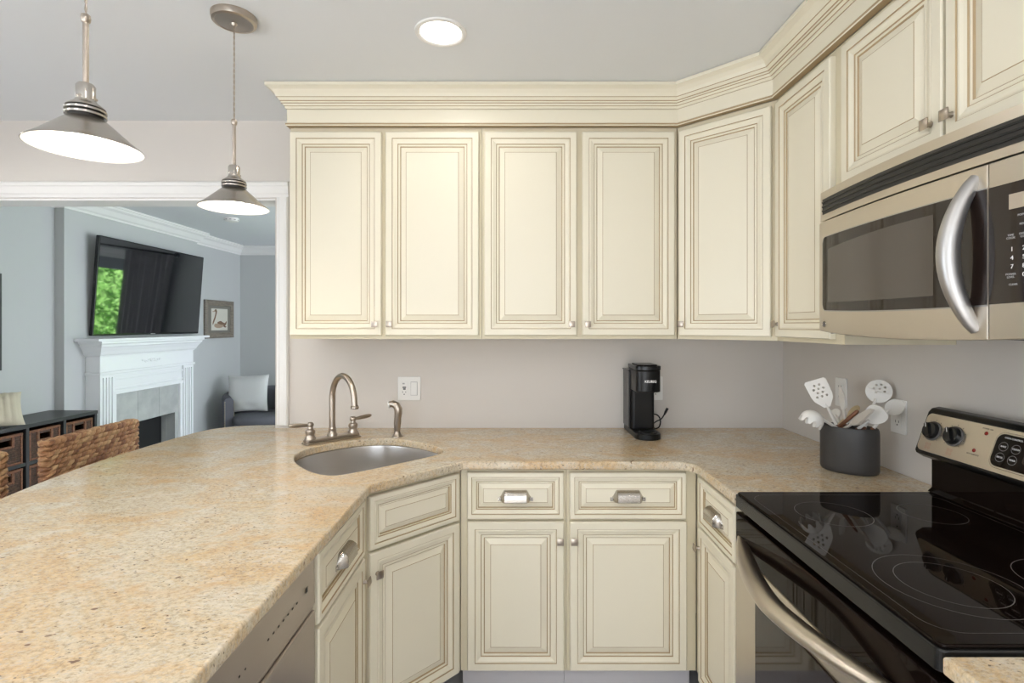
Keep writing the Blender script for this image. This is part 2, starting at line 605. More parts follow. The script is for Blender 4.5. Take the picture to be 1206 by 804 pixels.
def window(n, x0, z0, x1, z1, X, cols, rows):
    r = bpy.data.objects.new('window_%d' % n, None)
    COL.objects.link(r)
    struct(r)
    r.matrix_world = X
    f = MB()
    t = 0.05
    f.box(x0, 0.02, z0, x1, 0.08, z0 + t, 'trim').box(x0, 0.02, z1 - t, x1, 0.08, z1, 'trim')
    f.box(x0, 0.02, z0 + t, x0 + t, 0.08, z1 - t, 'trim').box(x1 - t, 0.02, z0 + t, x1, 0.08, z1 - t, 'trim')
    for i in range(1, cols):
        c = x0 + (x1 - x0) * i / cols
        f.box(c - 0.012, 0.035, z0 + t, c + 0.012, 0.065, z1 - t, 'trim')
    for i in range(1, rows):
        c = z0 + (z1 - z0) * i / rows
        f.box(x0 + t, 0.035, c - 0.012, x1 - t, 0.065, c + 0.012, 'trim')
    struct(f.build('window_frame', r))
    g = MB()
    g.add([(x0 + t, 0.05, z0 + t), (x1 - t, 0.05, z0 + t), (x1 - t, 0.05, z1 - t), (x0 + t, 0.05, z1 - t)], [(0, 1, 2, 3)], 'glass')
    struct(g.build('pane', r))
    c = MB()
    e = 0.075
    c.box(x0 - e, -0.018, z0 - e, x1 + e, 0, z0, 'trim').box(x0 - e, -0.018, z1, x1 + e, 0, z1 + e, 'trim')
    c.box(x0 - e, -0.018, z0, x0, 0, z1, 'trim').box(x1, -0.018, z0, x1 + e, 0, z1, 'trim')
    struct(c.build('casing', r, bevel=0.004))


window(1, WX0, WZ0, WX1, WZ1, TR(0, YF, 0), 1, 1)
window(2, -2.6, 0.4, 0, 2.3, TR(XR, 3.45, 0) @ RZ(-PI / 2), 3, 1)  # unseen window, added to let fill light into the living room
window(4, -1.2, 0.45, 1.2, 2.2, TR(-0.55, YN, 0) @ RZ(PI), 2, 1)  # made-up window behind the camera, for soft frontal fill
window(3, 0, 0.45, 2.0, 2.15, TR(XL, -1.9, 0) @ RZ(PI / 2), 2, 1)  # unseen dining-end window, added for more even kitchen fill

# opening casing (head and right jamb), jamb liner, baseboards, living crown
cas = [(0, 0), (0.062, 0), (0.062, 0.012), (0.056, 0.019), (0.046, 0.019), (0.042, 0.015), (0.016, 0.013), (0.010, 0.009), (0.0, 0.008)]
t = MB()
t.add([(-3.06 + 0.0, YB - o, 2.05 + a * 1.24) for a, o in cas] + [(-1.1165, YB - o, 2.05 + a * 1.24) for a, o in cas],
      [(i, (i + 1) % 9, 9 + (i + 1) % 9, 9 + i) for i in range(9)] + [tuple(range(9)), tuple(range(17, 8, -1))], 'trim')
struct(t.build('trim_1'))
t = MB()
t.add([(-1.175 + a * 0.95, YB - o, 0.93) for a, o in cas] + [(-1.175 + a * 0.95, YB - o, 2.05) for a, o in cas],
      [(i, (i + 1) % 9, 9 + (i + 1) % 9, 9 + i) for i in range(9)] + [tuple(range(9)), tuple(range(17, 8, -1))], 'trim')
struct(t.build('trim_2'))
t = MB()
t.add([(-3.06 + a * 0.95, YB - o, 0.0) for a, o in cas] + [(-3.06 + a * 0.95, YB - o, 2.0498) for a, o in cas],
      [(i, (i + 1) % 9, 9 + (i + 1) % 9, 9 + i) for i in range(9)] + [tuple(range(9)), tuple(range(17, 8, -1))], 'trim')
struct(t.build('trim_5'))
t = MB()
t.box(-3.0, YB - 0.004, 2.035, -1.185, YW2 + 0.01, 2.0449, 'trim')
t.box(-1.1845, YB, 0.93, -1.1849 + 0.0, YW2, 2.035, 'trim')
struct(t.build('trim_3'))
lc = [(0, 2.335), (0.010, 2.335), (0.014, 2.350), (0.028, 2.362), (0.052, 2.400), (0.074, 2.416), (0.080, 2.430), (0.088, 2.434), (0.088, 2.4495), (0, 2.4495)]
t = MB()
t.sweep([(XL + 0.0005, 2.70), (XL + 0.0005, 4.0495), (-3.5165, 4.0495), (-3.5165, 5.7405), (XL + 0.0005, 5.7405), (XL + 0.0005, YF - 0.0005), (XR, YF - 0.0005)], lc, 'trim')
struct(t.build('trim_4'))
bb = [(0, 0), (0.015, 0), (0.015, 0.10), (0.008, 0.125), (0, 0.125)]
struct(MB().sweep([(XL + 0.0005, 2.70), (XL + 0.0005, 4.0495), (-3.5165, 4.0495), (-3.5165, 4.24)], bb, 'trim').build('baseboard_left'))
struct(MB().sweep([(-3.5165, 5.50), (-3.5165, 5.7405), (XL + 0.0005, 5.7405), (XL + 0.0005, YF - 0.0005), (XR, YF - 0.0005)], bb, 'trim').build('baseboard_far'))
sbox('wall_peninsula', 'wall', -1.13, 0.2, 0, -1.072, YB - 0.001, 0.882)


# ------------------------------------------------------------------ cabinet makers
DOOR = [(0, 0, 0), (0, .016, 0), (.003, .020, 0), (.0275, .020, 0), (.0298, .0170, 1), (.033, .0188, 0), (.037, .0184, 0), (.044, .0150, 0),
        (.0500, .0130, 0), (.0530, .0102, 1), (.0560, .0115, 0), (.0610, .0108, 0), (.0645, .0070, 1), (.0860, .0145, 0), (.0880, .0153, 1), (.0885, .0155, 0)]
DRAW = [(0, 0, 0), (0, .016, 0), (.003, .020, 0), (.0165, .020, 0), (.0188, .0170, 1), (.022, .0186, 0), (.028, .0150, 0),
        (.0335, .0130, 0), (.0365, .0102, 1), (.040, .0112, 0), (.0430, .0068, 1), (.0600, .0140, 0), (.0617, .0147, 1), (.062, .0149, 0)]


def add_knob(parent, x, z, k='nickel_dark', y=-0.020):
    b = MB()
    b.lathe([(0.0075, 0), (0.0055, 0.004), (0.005, 0.014)], k, 16, TR(x, y, z) @ RX(PI / 2))
    s, o = 0.0125, y - 0.0135
    v = [(x - s * .7, o, z - s * .7), (x + s * .7, o, z - s * .7), (x + s * .7, o, z + s * .7), (x - s * .7, o, z + s * .7)]
    v += [(x - s, o - .004, z - s), (x + s, o - .004, z - s), (x + s, o - .004, z + s), (x - s, o - .004, z + s)]
    v += [(x - s, o - .006, z - s), (x + s, o - .006, z - s), (x + s, o - .006, z + s), (x - s, o - .006, z + s)]
    v += [(x, o - .0125, z)]
    f = [(3, 2, 1, 0)]
    for i in range(2):
        f += [(i * 4 + j, i * 4 + (j + 1) % 4, i * 4 + 4 + (j + 1) % 4, i * 4 + 4 + j) for j in range(4)]
    f += [(8 + j, 8 + (j + 1) % 4, 12) for j in range(4)]
    b.add(v, f, k)
    return b.build('knob', parent)


def add_cup(parent, x, z, k='nickel', y=-0.0149):
    b = MB()
    sec = [(0.000, 0.0215), (-0.005, 0.0215), (-0.014, 0.0195), (-0.023, 0.0130), (-0.0275, 0.003), (-0.0275, -0.018), (-0.0255, -0.0205)]
    cols = [(-0.058, 0.05), (-0.055, 0.12), (-0.050, 0.50), (-0.0445, 0.88), (-0.041, 1.0), (0.041, 1.0), (0.0445, 0.88), (0.050, 0.50), (0.055, 0.12), (0.058, 0.05)]
    v, n = [], len(sec)
    for cx, s in cols:
        for (yy, zz) in sec:
            e = 0.40 + 0.60 * s
            v.append((x + cx, y + yy * s, z - 0.0205 + (zz + 0.0205) * e))
    f = []
    for i in range(len(cols) - 1):
        for j in range(n - 1):
            f.append((i * n + j, i * n + j + 1, (i + 1) * n + j + 1, (i + 1) * n + j))
    b.add(v, f, k, True)
    for sgn in (-1, 1):
        b.box(x + sgn * 0.052, y - 0.003, z - 0.020, x + sgn * 0.066, y, z - 0.006, k)
        b.ball((x + sgn * 0.060, y - 0.003, z - 0.013), 0.004, 0.003, 0.004, k, 10, 6)
    o = b.build('cup_pull', parent, angle=35)
    sd = o.modifiers.new('solid', 'SOLIDIFY')
    sd.thickness = 0.0018
    sd.offset = -1
    return o


def door(parent, x0, z0, w, h, knob=None, kk='nickel_dark', name='door', cup=None):
    d = MB().rings(x0, z0, w, h, DRAW if name == 'drawer' else DOOR, 'cream', y=-0.0006).build(name, parent)
    if knob: add_knob(d, knob[0], knob[1], kk)
    if cup: add_cup(d, cup[0], cup[1])
    return d


def base_cabinet(label, org, rotz, w, depth, drawers, doors, toe=True, hollow=None, h=0.8815):
    c = thing('base_cabinet', label, 'cabinet', (org[0], org[1], 0), rotz, 'cream base cabinets under the granite counter')
    b = MB()
    if hollow is None:
        b.box(0.0004, 0, 0.115, w - 0.0004, depth, h, 'frame_cream')
    else:
        b.box(0.0004, 0, 0.115, w - 0.0004, 0.02, h, 'frame_cream')
        b.prism(hollow, 0.115, 0.13, 'frame_cream')
    b.build('carcass', c)
    if hollow is None:
        MB().box(0.0004, 0.075, 0, w - 0.0004, depth, 0.1145, 'toe').build('toe_kick', c)
    else:
        MB().box(0.03, 0.075, 0, w - 0.03, 0.09, 0.1145, 'toe').build('toe_kick', c)
    for d in drawers: door(c, *d[:4], name='drawer', cup=d[4])
    for d in doors: door(c, *d[:4], knob=d[4], kk='nickel_dark')
    return c


def wall_cabinet(label, org, rotz, w, depth, z0, z1, doors, plan=None):
    c = thing('wall_cabinet', label, 'cabinet', (org[0], org[1], z0), rotz, 'cream wall cabinets with raised panel doors')
    b = MB()
    if plan: b.prism(plan, 0, z1 - z0, 'frame_cream')
    else: b.box(0.0004, 0, 0, w - 0.0004, depth, z1 - z0, 'frame_cream')
    b.build('carcass', c)
    for x0, za, ww, zb, kn in doors:
        door(c, x0, za - z0, ww, zb - za, knob=(kn[0], kn[1] - z0))
    return c


# ------------------------------------------------------------------ wall cabinets
UZ0, UZ1, DZ0, DZ1, KZ = 1.362, 2.268, 1.377, 2.246, 1.425
FY = 2.235
wall_cabinet('double-door cream wall cabinet above the faucet', (-0.967, FY), 0, 0.823, 0.329, UZ0, UZ1,
             [(0.004, DZ0, 0.391, DZ1, (0.370, KZ)), (0.413, DZ0, 0.398, DZ1, (0.432, KZ))])
wall_cabinet('double-door cream wall cabinet on the back wall, left of the angled corner cabinet', (-0.143, FY), 0, 0.837, 0.329, UZ0, UZ1,
             [(0.011, DZ0, 0.394, DZ1, (0.382, KZ)), (0.429, DZ0, 0.394, DZ1, (0.450, KZ))])
P0, P1 = Vector((0.6985, FY)), Vector((0.985, 1.955))
dv = P1 - P0
da = math.atan2(dv.y, dv.x)


def loc2(p, o, a):
    q = Vector((p[0] - o[0], p[1] - o[1]))
    return (q.x * math.cos(a) + q.y * math.sin(a), -q.x * math.sin(a) + q.y * math.cos(a))


plan = [loc2(p, P0, da) for p in ((P0.x, P0.y), (P1.x, P1.y), (XR - 0.001, 1.955), (XR - 0.001, YB - 0.001), (0.6985, YB - 0.001))]
wall_cabinet('angled single-door cream wall cabinet set across the room corner above the coffee maker', P0, da, dv.length, 0.3, UZ0, UZ1,
             [(0.013, DZ0, dv.length - 0.030, DZ1, (0.031, KZ))], plan)
wall_cabinet('narrow single-door cream wall cabinet between angled corner cabinet and microwave', (0.985, 1.954), -PI / 2, 0.400, XR - 0.986, UZ0, UZ1,
             [(0.022, DZ0, 0.336, DZ1, (0.040, KZ))])
wall_cabinet('short double-door cream wall cabinet directly above the stainless microwave', (0.985, 1.5535), -PI / 2, 0.762, XR - 0.986, 1.832, UZ1,
             [(0.012, 1.838, 0.364, DZ1, (0.347, 1.886)), (0.386, 1.838, 0.364, DZ1, (0.404, 1.886))])

cm = thing('crown_molding', 'glazed cream stepped crown molding running along the tops of the wall cabinets', 'molding', (0, 0, 2.27))
path = [(-0.969, 2.560), (-0.969, 2.214), (0.690, 2.214), (0.965, 1.943), (0.965, 0.79)]
b = MB().sweep(path, [(-0.018, 2.2685), (0.006, 2.2685), (0.008, 2.272), (0.008, 2.279), (0.003, 2.283), (0.003, 2.338), (-0.018, 2.338)], 'cream', glaze=(2, 0), gk='glaze')
for p in b.v: p.z -= 2.27
b.build('frieze', cm)
b = MB().sweep(path, [(-0.018, 2.3385), (0.006, 2.3385), (0.010, 2.342), (0.010, 2.349), (0.013, 2.3505), (0.018, 2.358), (0.022, 2.3595), (0.022, 2.366), (0.026, 2.368),
                      (0.033, 2.378), (0.036, 2.3795), (0.040, 2.392), (0.050, 2.405), (0.064, 2.413), (0.068, 2.414), (0.068, 2.4275), (-0.018, 2.4275)],
               'cream', glaze=(0, 3, 5, 7, 9))
for p in b.v: p.z -= 2.27
b.build('cornice', cm)

# ------------------------------------------------------------------ base cabinets
BZ0, BZ1, RZ0, RZ1, BK = 0.125, 0.684, 0.694, 0.868, 0.615
FYB = 1.966
base_cabinet('base cabinet on the back wall with one drawer, immediately right of the angled sink cabinet', (-0.207, FYB), 0, 0.399, 0.595,
             [(0.026, RZ0, 0.3625, RZ1 - RZ0, (0.207, 0.781))], [(0.027, BZ0, 0.3625, BZ1 - BZ0, (0.3745, BK))])
base_cabinet('wider base cabinet on the back wall with one drawer, below the coffee maker', (0.193, FYB), 0, 0.490, 0.595,
             [(0.0115, RZ0, 0.4365, RZ1 - RZ0, (0.229, 0.781))], [(0.0115, BZ0, 0.4385, BZ1 - BZ0, (0.0265, BK))])
base_cabinet('slim base cabinet on the right wall squeezed between inside corner and black range', (0.686, 1.9655), -PI / 2, 0.405, 0.62,
             [(0.070, RZ0, 0.315, RZ1 - RZ0, (0.225, 0.781))], [(0.070, BZ0, 0.315, BZ1 - BZ0, (0.085, BK))])
base_cabinet('cream base cabinet with one drawer between stainless dishwasher and angled sink cabinet', (-0.496, 1.250), PI / 2, 0.418, 0.574,
             [(0.010, RZ0, 0.385, RZ1 - RZ0, (0.205, 0.781))], [(0.010, BZ0, 0.385, BZ1 - BZ0, (0.380, BK))])
Q0, Q1 = Vector((-0.4955, 1.669)), Vector((-0.2085, 1.9655))
dq = Q1 - Q0
qa = math.atan2(dq.y, dq.x)
pl = [loc2(p, Q0, qa) for p in ((-0.495, 1.671), (-0.210, 1.968), (-0.210, YB - 0.002), (-1.069, YB - 0.002), (-1.069, 1.671))]
base_cabinet('angled sink base cabinet with plain false drawer front set across the corner below the sink', Q0, qa, dq.length, 0.5,
             [(0.020, RZ0, dq.length - 0.040, RZ1 - RZ0, None)], [(0.020, BZ0, dq.length - 0.040, BZ1 - BZ0, (0.046, BK))], hollow=pl)
base_cabinet('cream base cabinet with one drawer on the near side of the range', (0.686, 0.795), -PI / 2, 0.45, 0.62,
             [(0.02, RZ0, 0.41, RZ1 - RZ0, (0.225, 0.781))], [(0.02, BZ0, 0.41, BZ1 - BZ0, (0.40, BK))])
base_cabinet('cream base cabinet with one drawer at the near end of the peninsula', (-0.496, 0.210), PI / 2, 0.42, 0.574,
             [(0.01, RZ0, 0.40, RZ1 - RZ0, (0.21, 0.781))], [(0.01, BZ0, 0.40, BZ1 - BZ0, (0.39, BK))])


# ------------------------------------------------------------------ granite
def st(s, t): return ((s - t) / 2 ** .5, (s + t) / 2 ** .5)


SINK = catmull([st(*p) for p in ((0.86, 1.657), (1.04, 1.651), (1.20, 1.654), (1.268, 1.680), (1.295, 1.75), (1.297, 1.86), (1.275, 1.96), (1.225, 2.05),
                                 (1.14, 2.105), (1.035, 2.125), (0.93, 2.115), (0.845, 2.065), (0.795, 1.97), (0.775, 1.86), (0.775, 1.75), (0.800, 1.680))], 6)


def slab(name, loops, label):
    cu = bpy.data.curves.new('tmp', 'CURVE')
    cu.dimensions = '2D'
    cu.fill_mode = 'BOTH'
    for lp in loops:
        s = cu.splines.new('POLY')
        s.points.add(len(lp) - 1)
        for i, p in enumerate(lp):
            s.points[i].co = (p[0], p[1], 0, 1)
        s.use_cyclic_u = True
    cu.extrude = 0.0095
    cu.bevel_depth = 0.006
    cu.bevel_resolution = 3
    cu.offset = -0.006
    t = bpy.data.objects.new('tmp', cu)
    COL.objects.link(t)
    me = bpy.data.meshes.new_from_object(t.evaluated_get(bpy.context.evaluated_depsgraph_get()))
    bpy.data.objects.remove(t)
    me.materials.clear()
    me.materials.append(M['granite'])
    me.name = name
    me.set_sharp_from_angle(angle=math.radians(40))
    o = bpy.data.objects.new(name, me)
    o.location = (0, 0, 0.915 - 0.0155)
    COL.objects.link(o)
    return tag(o, label, 'countertop')


outer = [(-0.46, 0.20), (-0.46, 1.653), (-0.195, 1.925), (0.585, 1.925)]
outer += [(0.585 + 0.07 * math.sin(a), 1.855 + 0.07 * math.cos(a)) for a in [PI / 2 * i / 8 for i in range(1, 9)]]
outer += [(0.655, 1.558), (XR - 0.001, 1.558), (XR - 0.001, YB - 0.001), (-1.188, YB - 0.001), (-1.19, 2.635)]
outer += [tuple(p) for p in catmull([(-1.19, 2.635), (-1.32, 2.632), (-1.425, 2.590), (-1.495, 2.505), (-1.525, 2.36), (-1.545, 2.10), (-1.545, 1.80), (-1.50, 1.50), (-1.40, 1.15), (-1.25, 0.75), (-1.10, 0.40), (-1.02, 0.20)], 5, False)[1:]]
slab('countertop', [outer, [tuple(p) for p in SINK]], 'long beige speckled granite countertop with sink cutout, running round the kitchen onto the peninsula bar')
slab('countertop', [[(0.655, 0.30), (XR - 0.001, 0.30), (XR - 0.001, 0.7955), (0.655, 0.7955)]], 'short beige granite countertop piece on the near side of the range')

# ------------------------------------------------------------------ sink, faucet, sprayer
cx, cy = st(1.035, 1.89)
sk = thing('kitchen_sink', 'undermount stainless steel sink bowl in the granite corner', 'sink', (cx, cy, 0.70))
b = MB()
lv = [(1.06, 0.183), (1.012, 0.183), (1.008, 0.178), (0.985, 0.10), (0.955, 0.045), (0.88, 0.016), (0.70, 0.006), (0.30, 0.003), (0.10, 0.0)]
n = len(SINK)
v, f = [], []
for s, z in lv:
    v += [((p.x - cx) * s, (p.y - cy) * s, z) for p in SINK]
for i in range(len(lv) - 1):
    f += [(i * n + j, i * n + (j + 1) % n, (i + 1) * n + (j + 1) % n, (i + 1) * n + j) for j in range(n)]
f.append(tuple((len(lv) - 1) * n + j for j in range(n)))
b.add(v, f, 'steel_sink', True)
b.build('bowl', sk, angle=60)
MB().lathe([(0.045, 0.006), (0.045, 0.009), (0.036, 0.008), (0.030, 0.0045), (0.004, 0.004)], 'nickel', 28).build('drain', sk)

fc = thing('kitchen_faucet', 'brushed nickel gooseneck faucet with two lever handles behind the sink', 'faucet', (*st(1.045, 2.182), 0.9152), PI / 4)
b = MB()
b.prism(rrect(-0.128, -0.029, 0.128, 0.029, 0.012), 0, 0.008, 'nickel_dark')
b.prism(rrect(-0.122, -0.024, 0.122, 0.024, 0.012), 0.008, 0.021, 'nickel_dark')
b.build('deck_plate', fc, bevel=0.003)
pts = [(0, 0, 0.021), (0, 0, 0.06), (0, 0, 0.12), (0, 0, 0.185)]
for i in range(1, 15):
    a = PI * i / 15
    pts.append((0, -0.1 + 0.1 * math.cos(a), 0.185 + 0.105 * math.sin(a)))
pts += [(0, -0.2005, 0.183), (0, -0.202, 0.172)]
b = MB().tube(pts, [0.0135] * 4 + [0.0125] * 14 + [0.012, 0.012], 'nickel_dark', 16)
b.lathe([(0.022, 0.021), (0.0215, 0.028), (0.017, 0.034), (0.0155, 0.05), (0.017, 0.053), (0.0145, 0.06)], 'nickel_dark', 20)
b.build('spout', fc)
MB().lathe([(0.0125, 0.0), (0.0165, -0.003), (0.0165, -0.011), (0.013, -0.015), (0.011, -0.0155)], 'nickel_dark', 20, TR(0, -0.202, 0.175)).build('aerator', fc)
for sg in (-1, 1):
    b = MB()
    X = TR(sg * 0.098, 0, 0.021)
    b.lathe([(0.024, 0), (0.0235, 0.006), (0.018, 0.012), (0.0175, 0.022), (0.021, 0.030), (0.019, 0.040), (0.0115, 0.045), (0.0105, 0.053), (0.014, 0.057), (0.0145, 0.064), (0.010, 0.071), (0.004, 0.073)], 'nickel_dark', 22, X)
    e = [(0, 0, 0.060), (sg * 0.02, 0.0, 0.061), (sg * 0.04, 0.0, 0.063), (sg * 0.065, 0.0, 0.065), (sg * 0.085, 0, 0.067), (sg * 0.092, 0, 0.0675)]
    b.tube(e, [0.006, 0.0065, 0.009, 0.0095, 0.007, 0.003], 'nickel_dark', 14, X)
    b.build('lever_handle', fc)

sp = thing('side_sprayer', 'brushed nickel side sprayer standing to the right of the faucet', 'sprayer', (-0.536, 2.359, 0.9152), -0.5)
MB().lathe([(0.026, 0), (0.0255, 0.004), (0.019, 0.009), (0.015, 0.016), (0.0135, 0.024), (0.006, 0.026)], 'nickel_dark', 22).build('base_collar', sp)
b = MB().tube([(0, 0, 0.022), (0, 0, 0.045), (0.001, 0, 0.065), (0.003, 0, 0.085), (0.006, 0, 0.108), (0.006, 0, 0.125), (-0.002, -0.004, 0.142), (-0.018, -0.010, 0.150), (-0.030, -0.014, 0.146)],
              [0.013, 0.015, 0.0165, 0.0155, 0.0175, 0.0185, 0.0175, 0.0155, 0.0135], 'nickel_dark', 16)
b.build('body', sp)
X = TR(-0.030, -0.014, 0.146) @ Vector((-0.9, -0.38, -0.2)).to_track_quat('Z', 'Y').to_matrix().to_4x4()
MB().lathe([(0.012, -0.002), (0.0145, 0.001), (0.0145, 0.006), (0.011, 0.008), (0.002, 0.0085)], 'white_plastic', 18, X).build('nozzle', sp)


# ------------------------------------------------------------------ outlets
def outlet(label, X, kind):
    o = thing('wall_outlet' if kind != 'combo' else 'outlet_and_switch', label, 'outlet')
    o.matrix_world = X
    w = 0.112 if kind == 'combo' else 0.072
    b = MB()
    b.prism(rrect(-w / 2, -0.058, w / 2, 0.058, 0.004), 0, 0.006, 'white_plastic', RX(PI / 2))
    b.build('cover_plate', o, bevel=0.002)
    xs = [-0.024] if kind == 'combo' else [0.0]
    for x in xs:
        b = MB()
        b.prism(rrect(x - 0.0165, -0.0335, x + 0.0165, 0.0335, 0.002), 0.006, 0.0085, 'white_plastic', RX(PI / 2))
        for zc in (0.02, -0.02):
            if kind == 'combo' and zc > 0:
                b.box(x - 0.009, -0.009, zc + 0.001, x + 0.002, -0.0086, zc + 0.008, 'dim_mark')
                continue
            b.box(x - 0.0085, -0.0089, zc - 0.001, x - 0.0065, -0.0086, zc + 0.008, 'dark_mark')
            b.box(x + 0.0065, -0.0089, zc - 0.001, x + 0.0085, -0.0086, zc + 0.007, 'dark_mark')
            b.lathe([(0.0028, 0), (0.0028, 0.0004)], 'dark_mark', 10, TR(x, -0.0085, zc - 0.008) @ RX(PI / 2))
        r = b.build('receptacle', o)
        if kind == 'combo':
            b = MB()
            b.box(x - 0.008, -0.0105, 0.0035, x + 0.009, -0.0085, 0.0095, 'dark_mark').box(x - 0.005, -0.0105, -0.0055, x + 0.007, -0.0085, 0.0015, 'dark_mark')
            b.build('test_buttons', r)
    if kind == 'combo':
        b = MB()
        x = 0.024
        b.box(x - 0.0165, -0.0070, -0.0335, x + 0.0165, -0.006, 0.0335, 'dim_mark')
        v = [(x - 0.0145, -0.0075, -0.031), (x + 0.0145, -0.0075, -0.031), (x + 0.0145, -0.0075, 0.031), (x - 0.0145, -0.0075, 0.031), (x - 0.0145, -0.0125, -0.031), (x + 0.0145, -0.0125, -0.031), (x + 0.0145, -0.0085, 0.031), (x - 0.0145, -0.0085, 0.031)]
        b.add(v, [(0, 1, 5, 4), (1, 2, 6, 5), (2, 3, 7, 6), (3, 0, 4, 7), (4, 5, 6, 7)], 'white_plastic')
        b.build('rocker_switch', o)
    return o


outlet('white double plate with outlet and rocker switch on the wall right of the faucet', TR(-0.523, YB - 0.0002, 1.109), 'combo')
outlet('white single outlet plate half hidden behind the coffee maker', TR(0.690, YB - 0.0002, 1.110), 'single')
outlet('white outlet plate on right wall close to the range, beside the utensil crock', TR(XR - 0.0002, 1.785, 1.107) @ RZ(-PI / 2), 'single')
outlet('white outlet plate on right wall nearer the corner, seen behind the turner', TR(XR - 0.0002, 2.10, 1.150) @ RZ(-PI / 2), 'single')

# ------------------------------------------------------------------ coffee maker
cf = thing('coffee_maker', 'slim black single-serve coffee maker on the granite near the corner', 'coffee maker', (0.590, 2.30, 0.9152))
b = MB()
pl = [(-0.058, 0.25), (-0.058, 0.02)] + [(-0.058 + 0.058 * (1 - math.cos(a)), 0.02 - 0.052 * math.sin(a)) for a in [PI * i / 14 for i in range(1, 14)]] + [(0.058, 0.02), (0.058, 0.25)]
b.prism(pl, 0, 0.026, 'black_plastic')
b.build('base', cf, bevel=0.004)
b = MB()
b.lathe([(0.043, 0.0265), (0.043, 0.030), (0.039, 0.031), (0.002, 0.031)], 'black_satin', 28, TR(0, 0.022, 0))
for i in range(5): b.box(-0.03, 0.004 + i * 0.009, 0.031, 0.03, 0.007 + i * 0.009, 0.0325, 'black_plastic')
b.build('drip_tray', cf)
b = MB()
b.prism(rrect(-0.052, 0.105, 0.055, 0.25, 0.014), 0.0262, 0.295, 'black_plastic')
b.build('column', cf, bevel=0.003)
b = MB()
b.prism(rrect(-0.062, 0.120, -0.053, 0.246, 0.003), 0.0262, 0.292, 'black_satin')
b.box(-0.0665, 0.118, 0.292, -0.05, 0.248, 0.297, 'black_satin')
b.build('water_tank', cf, bevel=0.002)
b = MB()
hp = [(-0.055, 0.16), (-0.055, 0.015)] + [(-0.055 * math.cos(a), 0.015 - 0.03 * math.sin(a)) for a in [PI * i / 14 for i in range(1, 14)]] + [(0.055, 0.015), (0.055, 0.16)]
b.prism(hp, 0.209, 0.305, 'black_plastic', smooth=True)
b.build('brew_head', cf, bevel=0.004)
b = MB()
hp2 = [(x * 1.03, 0.06 + (y - 0.06) * 1.03) for x, y in hp]
b.prism(hp2, 0.3055, 0.325, 'black_satin', smooth=True)
b.prism([(x * 0.8, 0.06 + (y - 0.06) * 0.8) for x, y in hp], 0.325, 0.330, 'black_satin')
b.build('lid', cf, bevel=0.004)
plabel(text('KEURIG', 0.0150, cf, TR(0.004, -0.0164, 0.257) @ FRONT, 'white_mark', extrude=0.0008, bold=0.0003), 'white capital lettering on the brew head')
b = MB()
pts = catmull([(0.054, 0.20, 0.05), (0.075, 0.21, 0.075), (0.098, 0.205, 0.070), (0.108, 0.20, 0.045), (0.098, 0.19, 0.018), (0.076, 0.185, 0.012), (0.066, 0.18, 0.030), (0.080, 0.18, 0.045), (0.105, 0.175, 0.060), (0.120, 0.17, 0.085), (0.128, 0.168, 0.103)], 5, False)
b.tube(pts, 0.0032, 'black_plastic', 8)
b.tube([(0.118, 0.171, 0.080), (0.124, 0.169, 0.094), (0.132, 0.166, 0.112)], [0.004, 0.0065, 0.0065], 'black_plastic', 10)
b.build('power_cord', cf)

# ------------------------------------------------------------------ utensil crock and utensils
CA = math.atan2(-0.11, 0.126)
CC = Vector((1.158, 1.803))
cr = thing('utensil_crock', 'charcoal oval stoneware crock holding kitchen utensils beside the range', 'crock', (CC.x, CC.y, 0.9152), CA)


def lens(a, bq, n=40, p=1.55):
    out = []
    for i in range(n):
        th = 2 * PI * i / n
        c, s = math.cos(th), math.sin(th)
        out.append((a * math.copysign(abs(c) ** 0.95, c), bq * math.copysign(abs(s) ** p * 0.35 + abs(s) * 0.65, s)))
    return out


b = MB()
lv = [(0.90, 0.0, 1), (0.965, 0.004, 1), (1.0, 0.014, 1), (1.0, 0.135, 1), (0.985, 0.148, 1), (0.955, 0.155, 1), (0.925, 0.156, 1), (0.905, 0.150, 1), (0.895, 0.06, 1), (0.88, 0.014, 1)]
ol = lens(0.089, 0.060)
n = len(ol)
v, f = [], []
for s, z, _ in lv: v += [(x * s, y * (s - 0.03 if s < 0.93 and z > 0.01 else s), z) for x, y in ol]
for i in range(len(lv) - 1): f += [(i * n + j, i * n + (j + 1) % n, (i + 1) * n + (j + 1) % n, (i + 1) * n + j) for j in range(n)]
f += [tuple(range(n - 1, -1, -1)), tuple((len(lv) - 1) * n + j for j in range(n))]
b.add(v, f, 'stoneware', True)
b.build('pot', cr, angle=55)
ex, ey = Vector((math.cos(CA), math.sin(CA), 0)), Vector((-math.sin(CA), math.cos(CA), 0))


def head_plate(mb, outline, holes, k, thick, bow=0.0):
    """flat head in the xz plane, y thickness; holes cut by a 2D filled curve"""
    cu = bpy.data.curves.new('tmp', 'CURVE')
    cu.dimensions = '2D'
    cu.fill_mode = 'BOTH'
    for lp in [outline] + holes:
        s = cu.splines.new('POLY')
        s.points.add(len(lp) - 1)
        for i, p in enumerate(lp): s.points[i].co = (p[0], p[1], 0, 1)
        s.use_cyclic_u = True
    cu.extrude = thick / 2
    t = bpy.data.objects.new('tmp', cu)
    COL.objects.link(t)
    me = bpy.data.meshes.new_from_object(t.evaluated_get(bpy.context.evaluated_depsgraph_get()))
    bpy.data.objects.remove(t)
    zs = [p[1] for p in outline]
    zc, zr = (max(zs) + min(zs)) / 2, (max(zs) - min(zs)) / 2
    vs = [(q.co.x, -q.co.z + bow * ((q.co.x / zr) ** 2 + ((q.co.y - zc) / zr) ** 2), q.co.y) for q in me.vertices]
    mb.add(vs, [tuple(p.vertices) for p in me.polygons], k, False)
    bpy.data.meshes.remove(me)


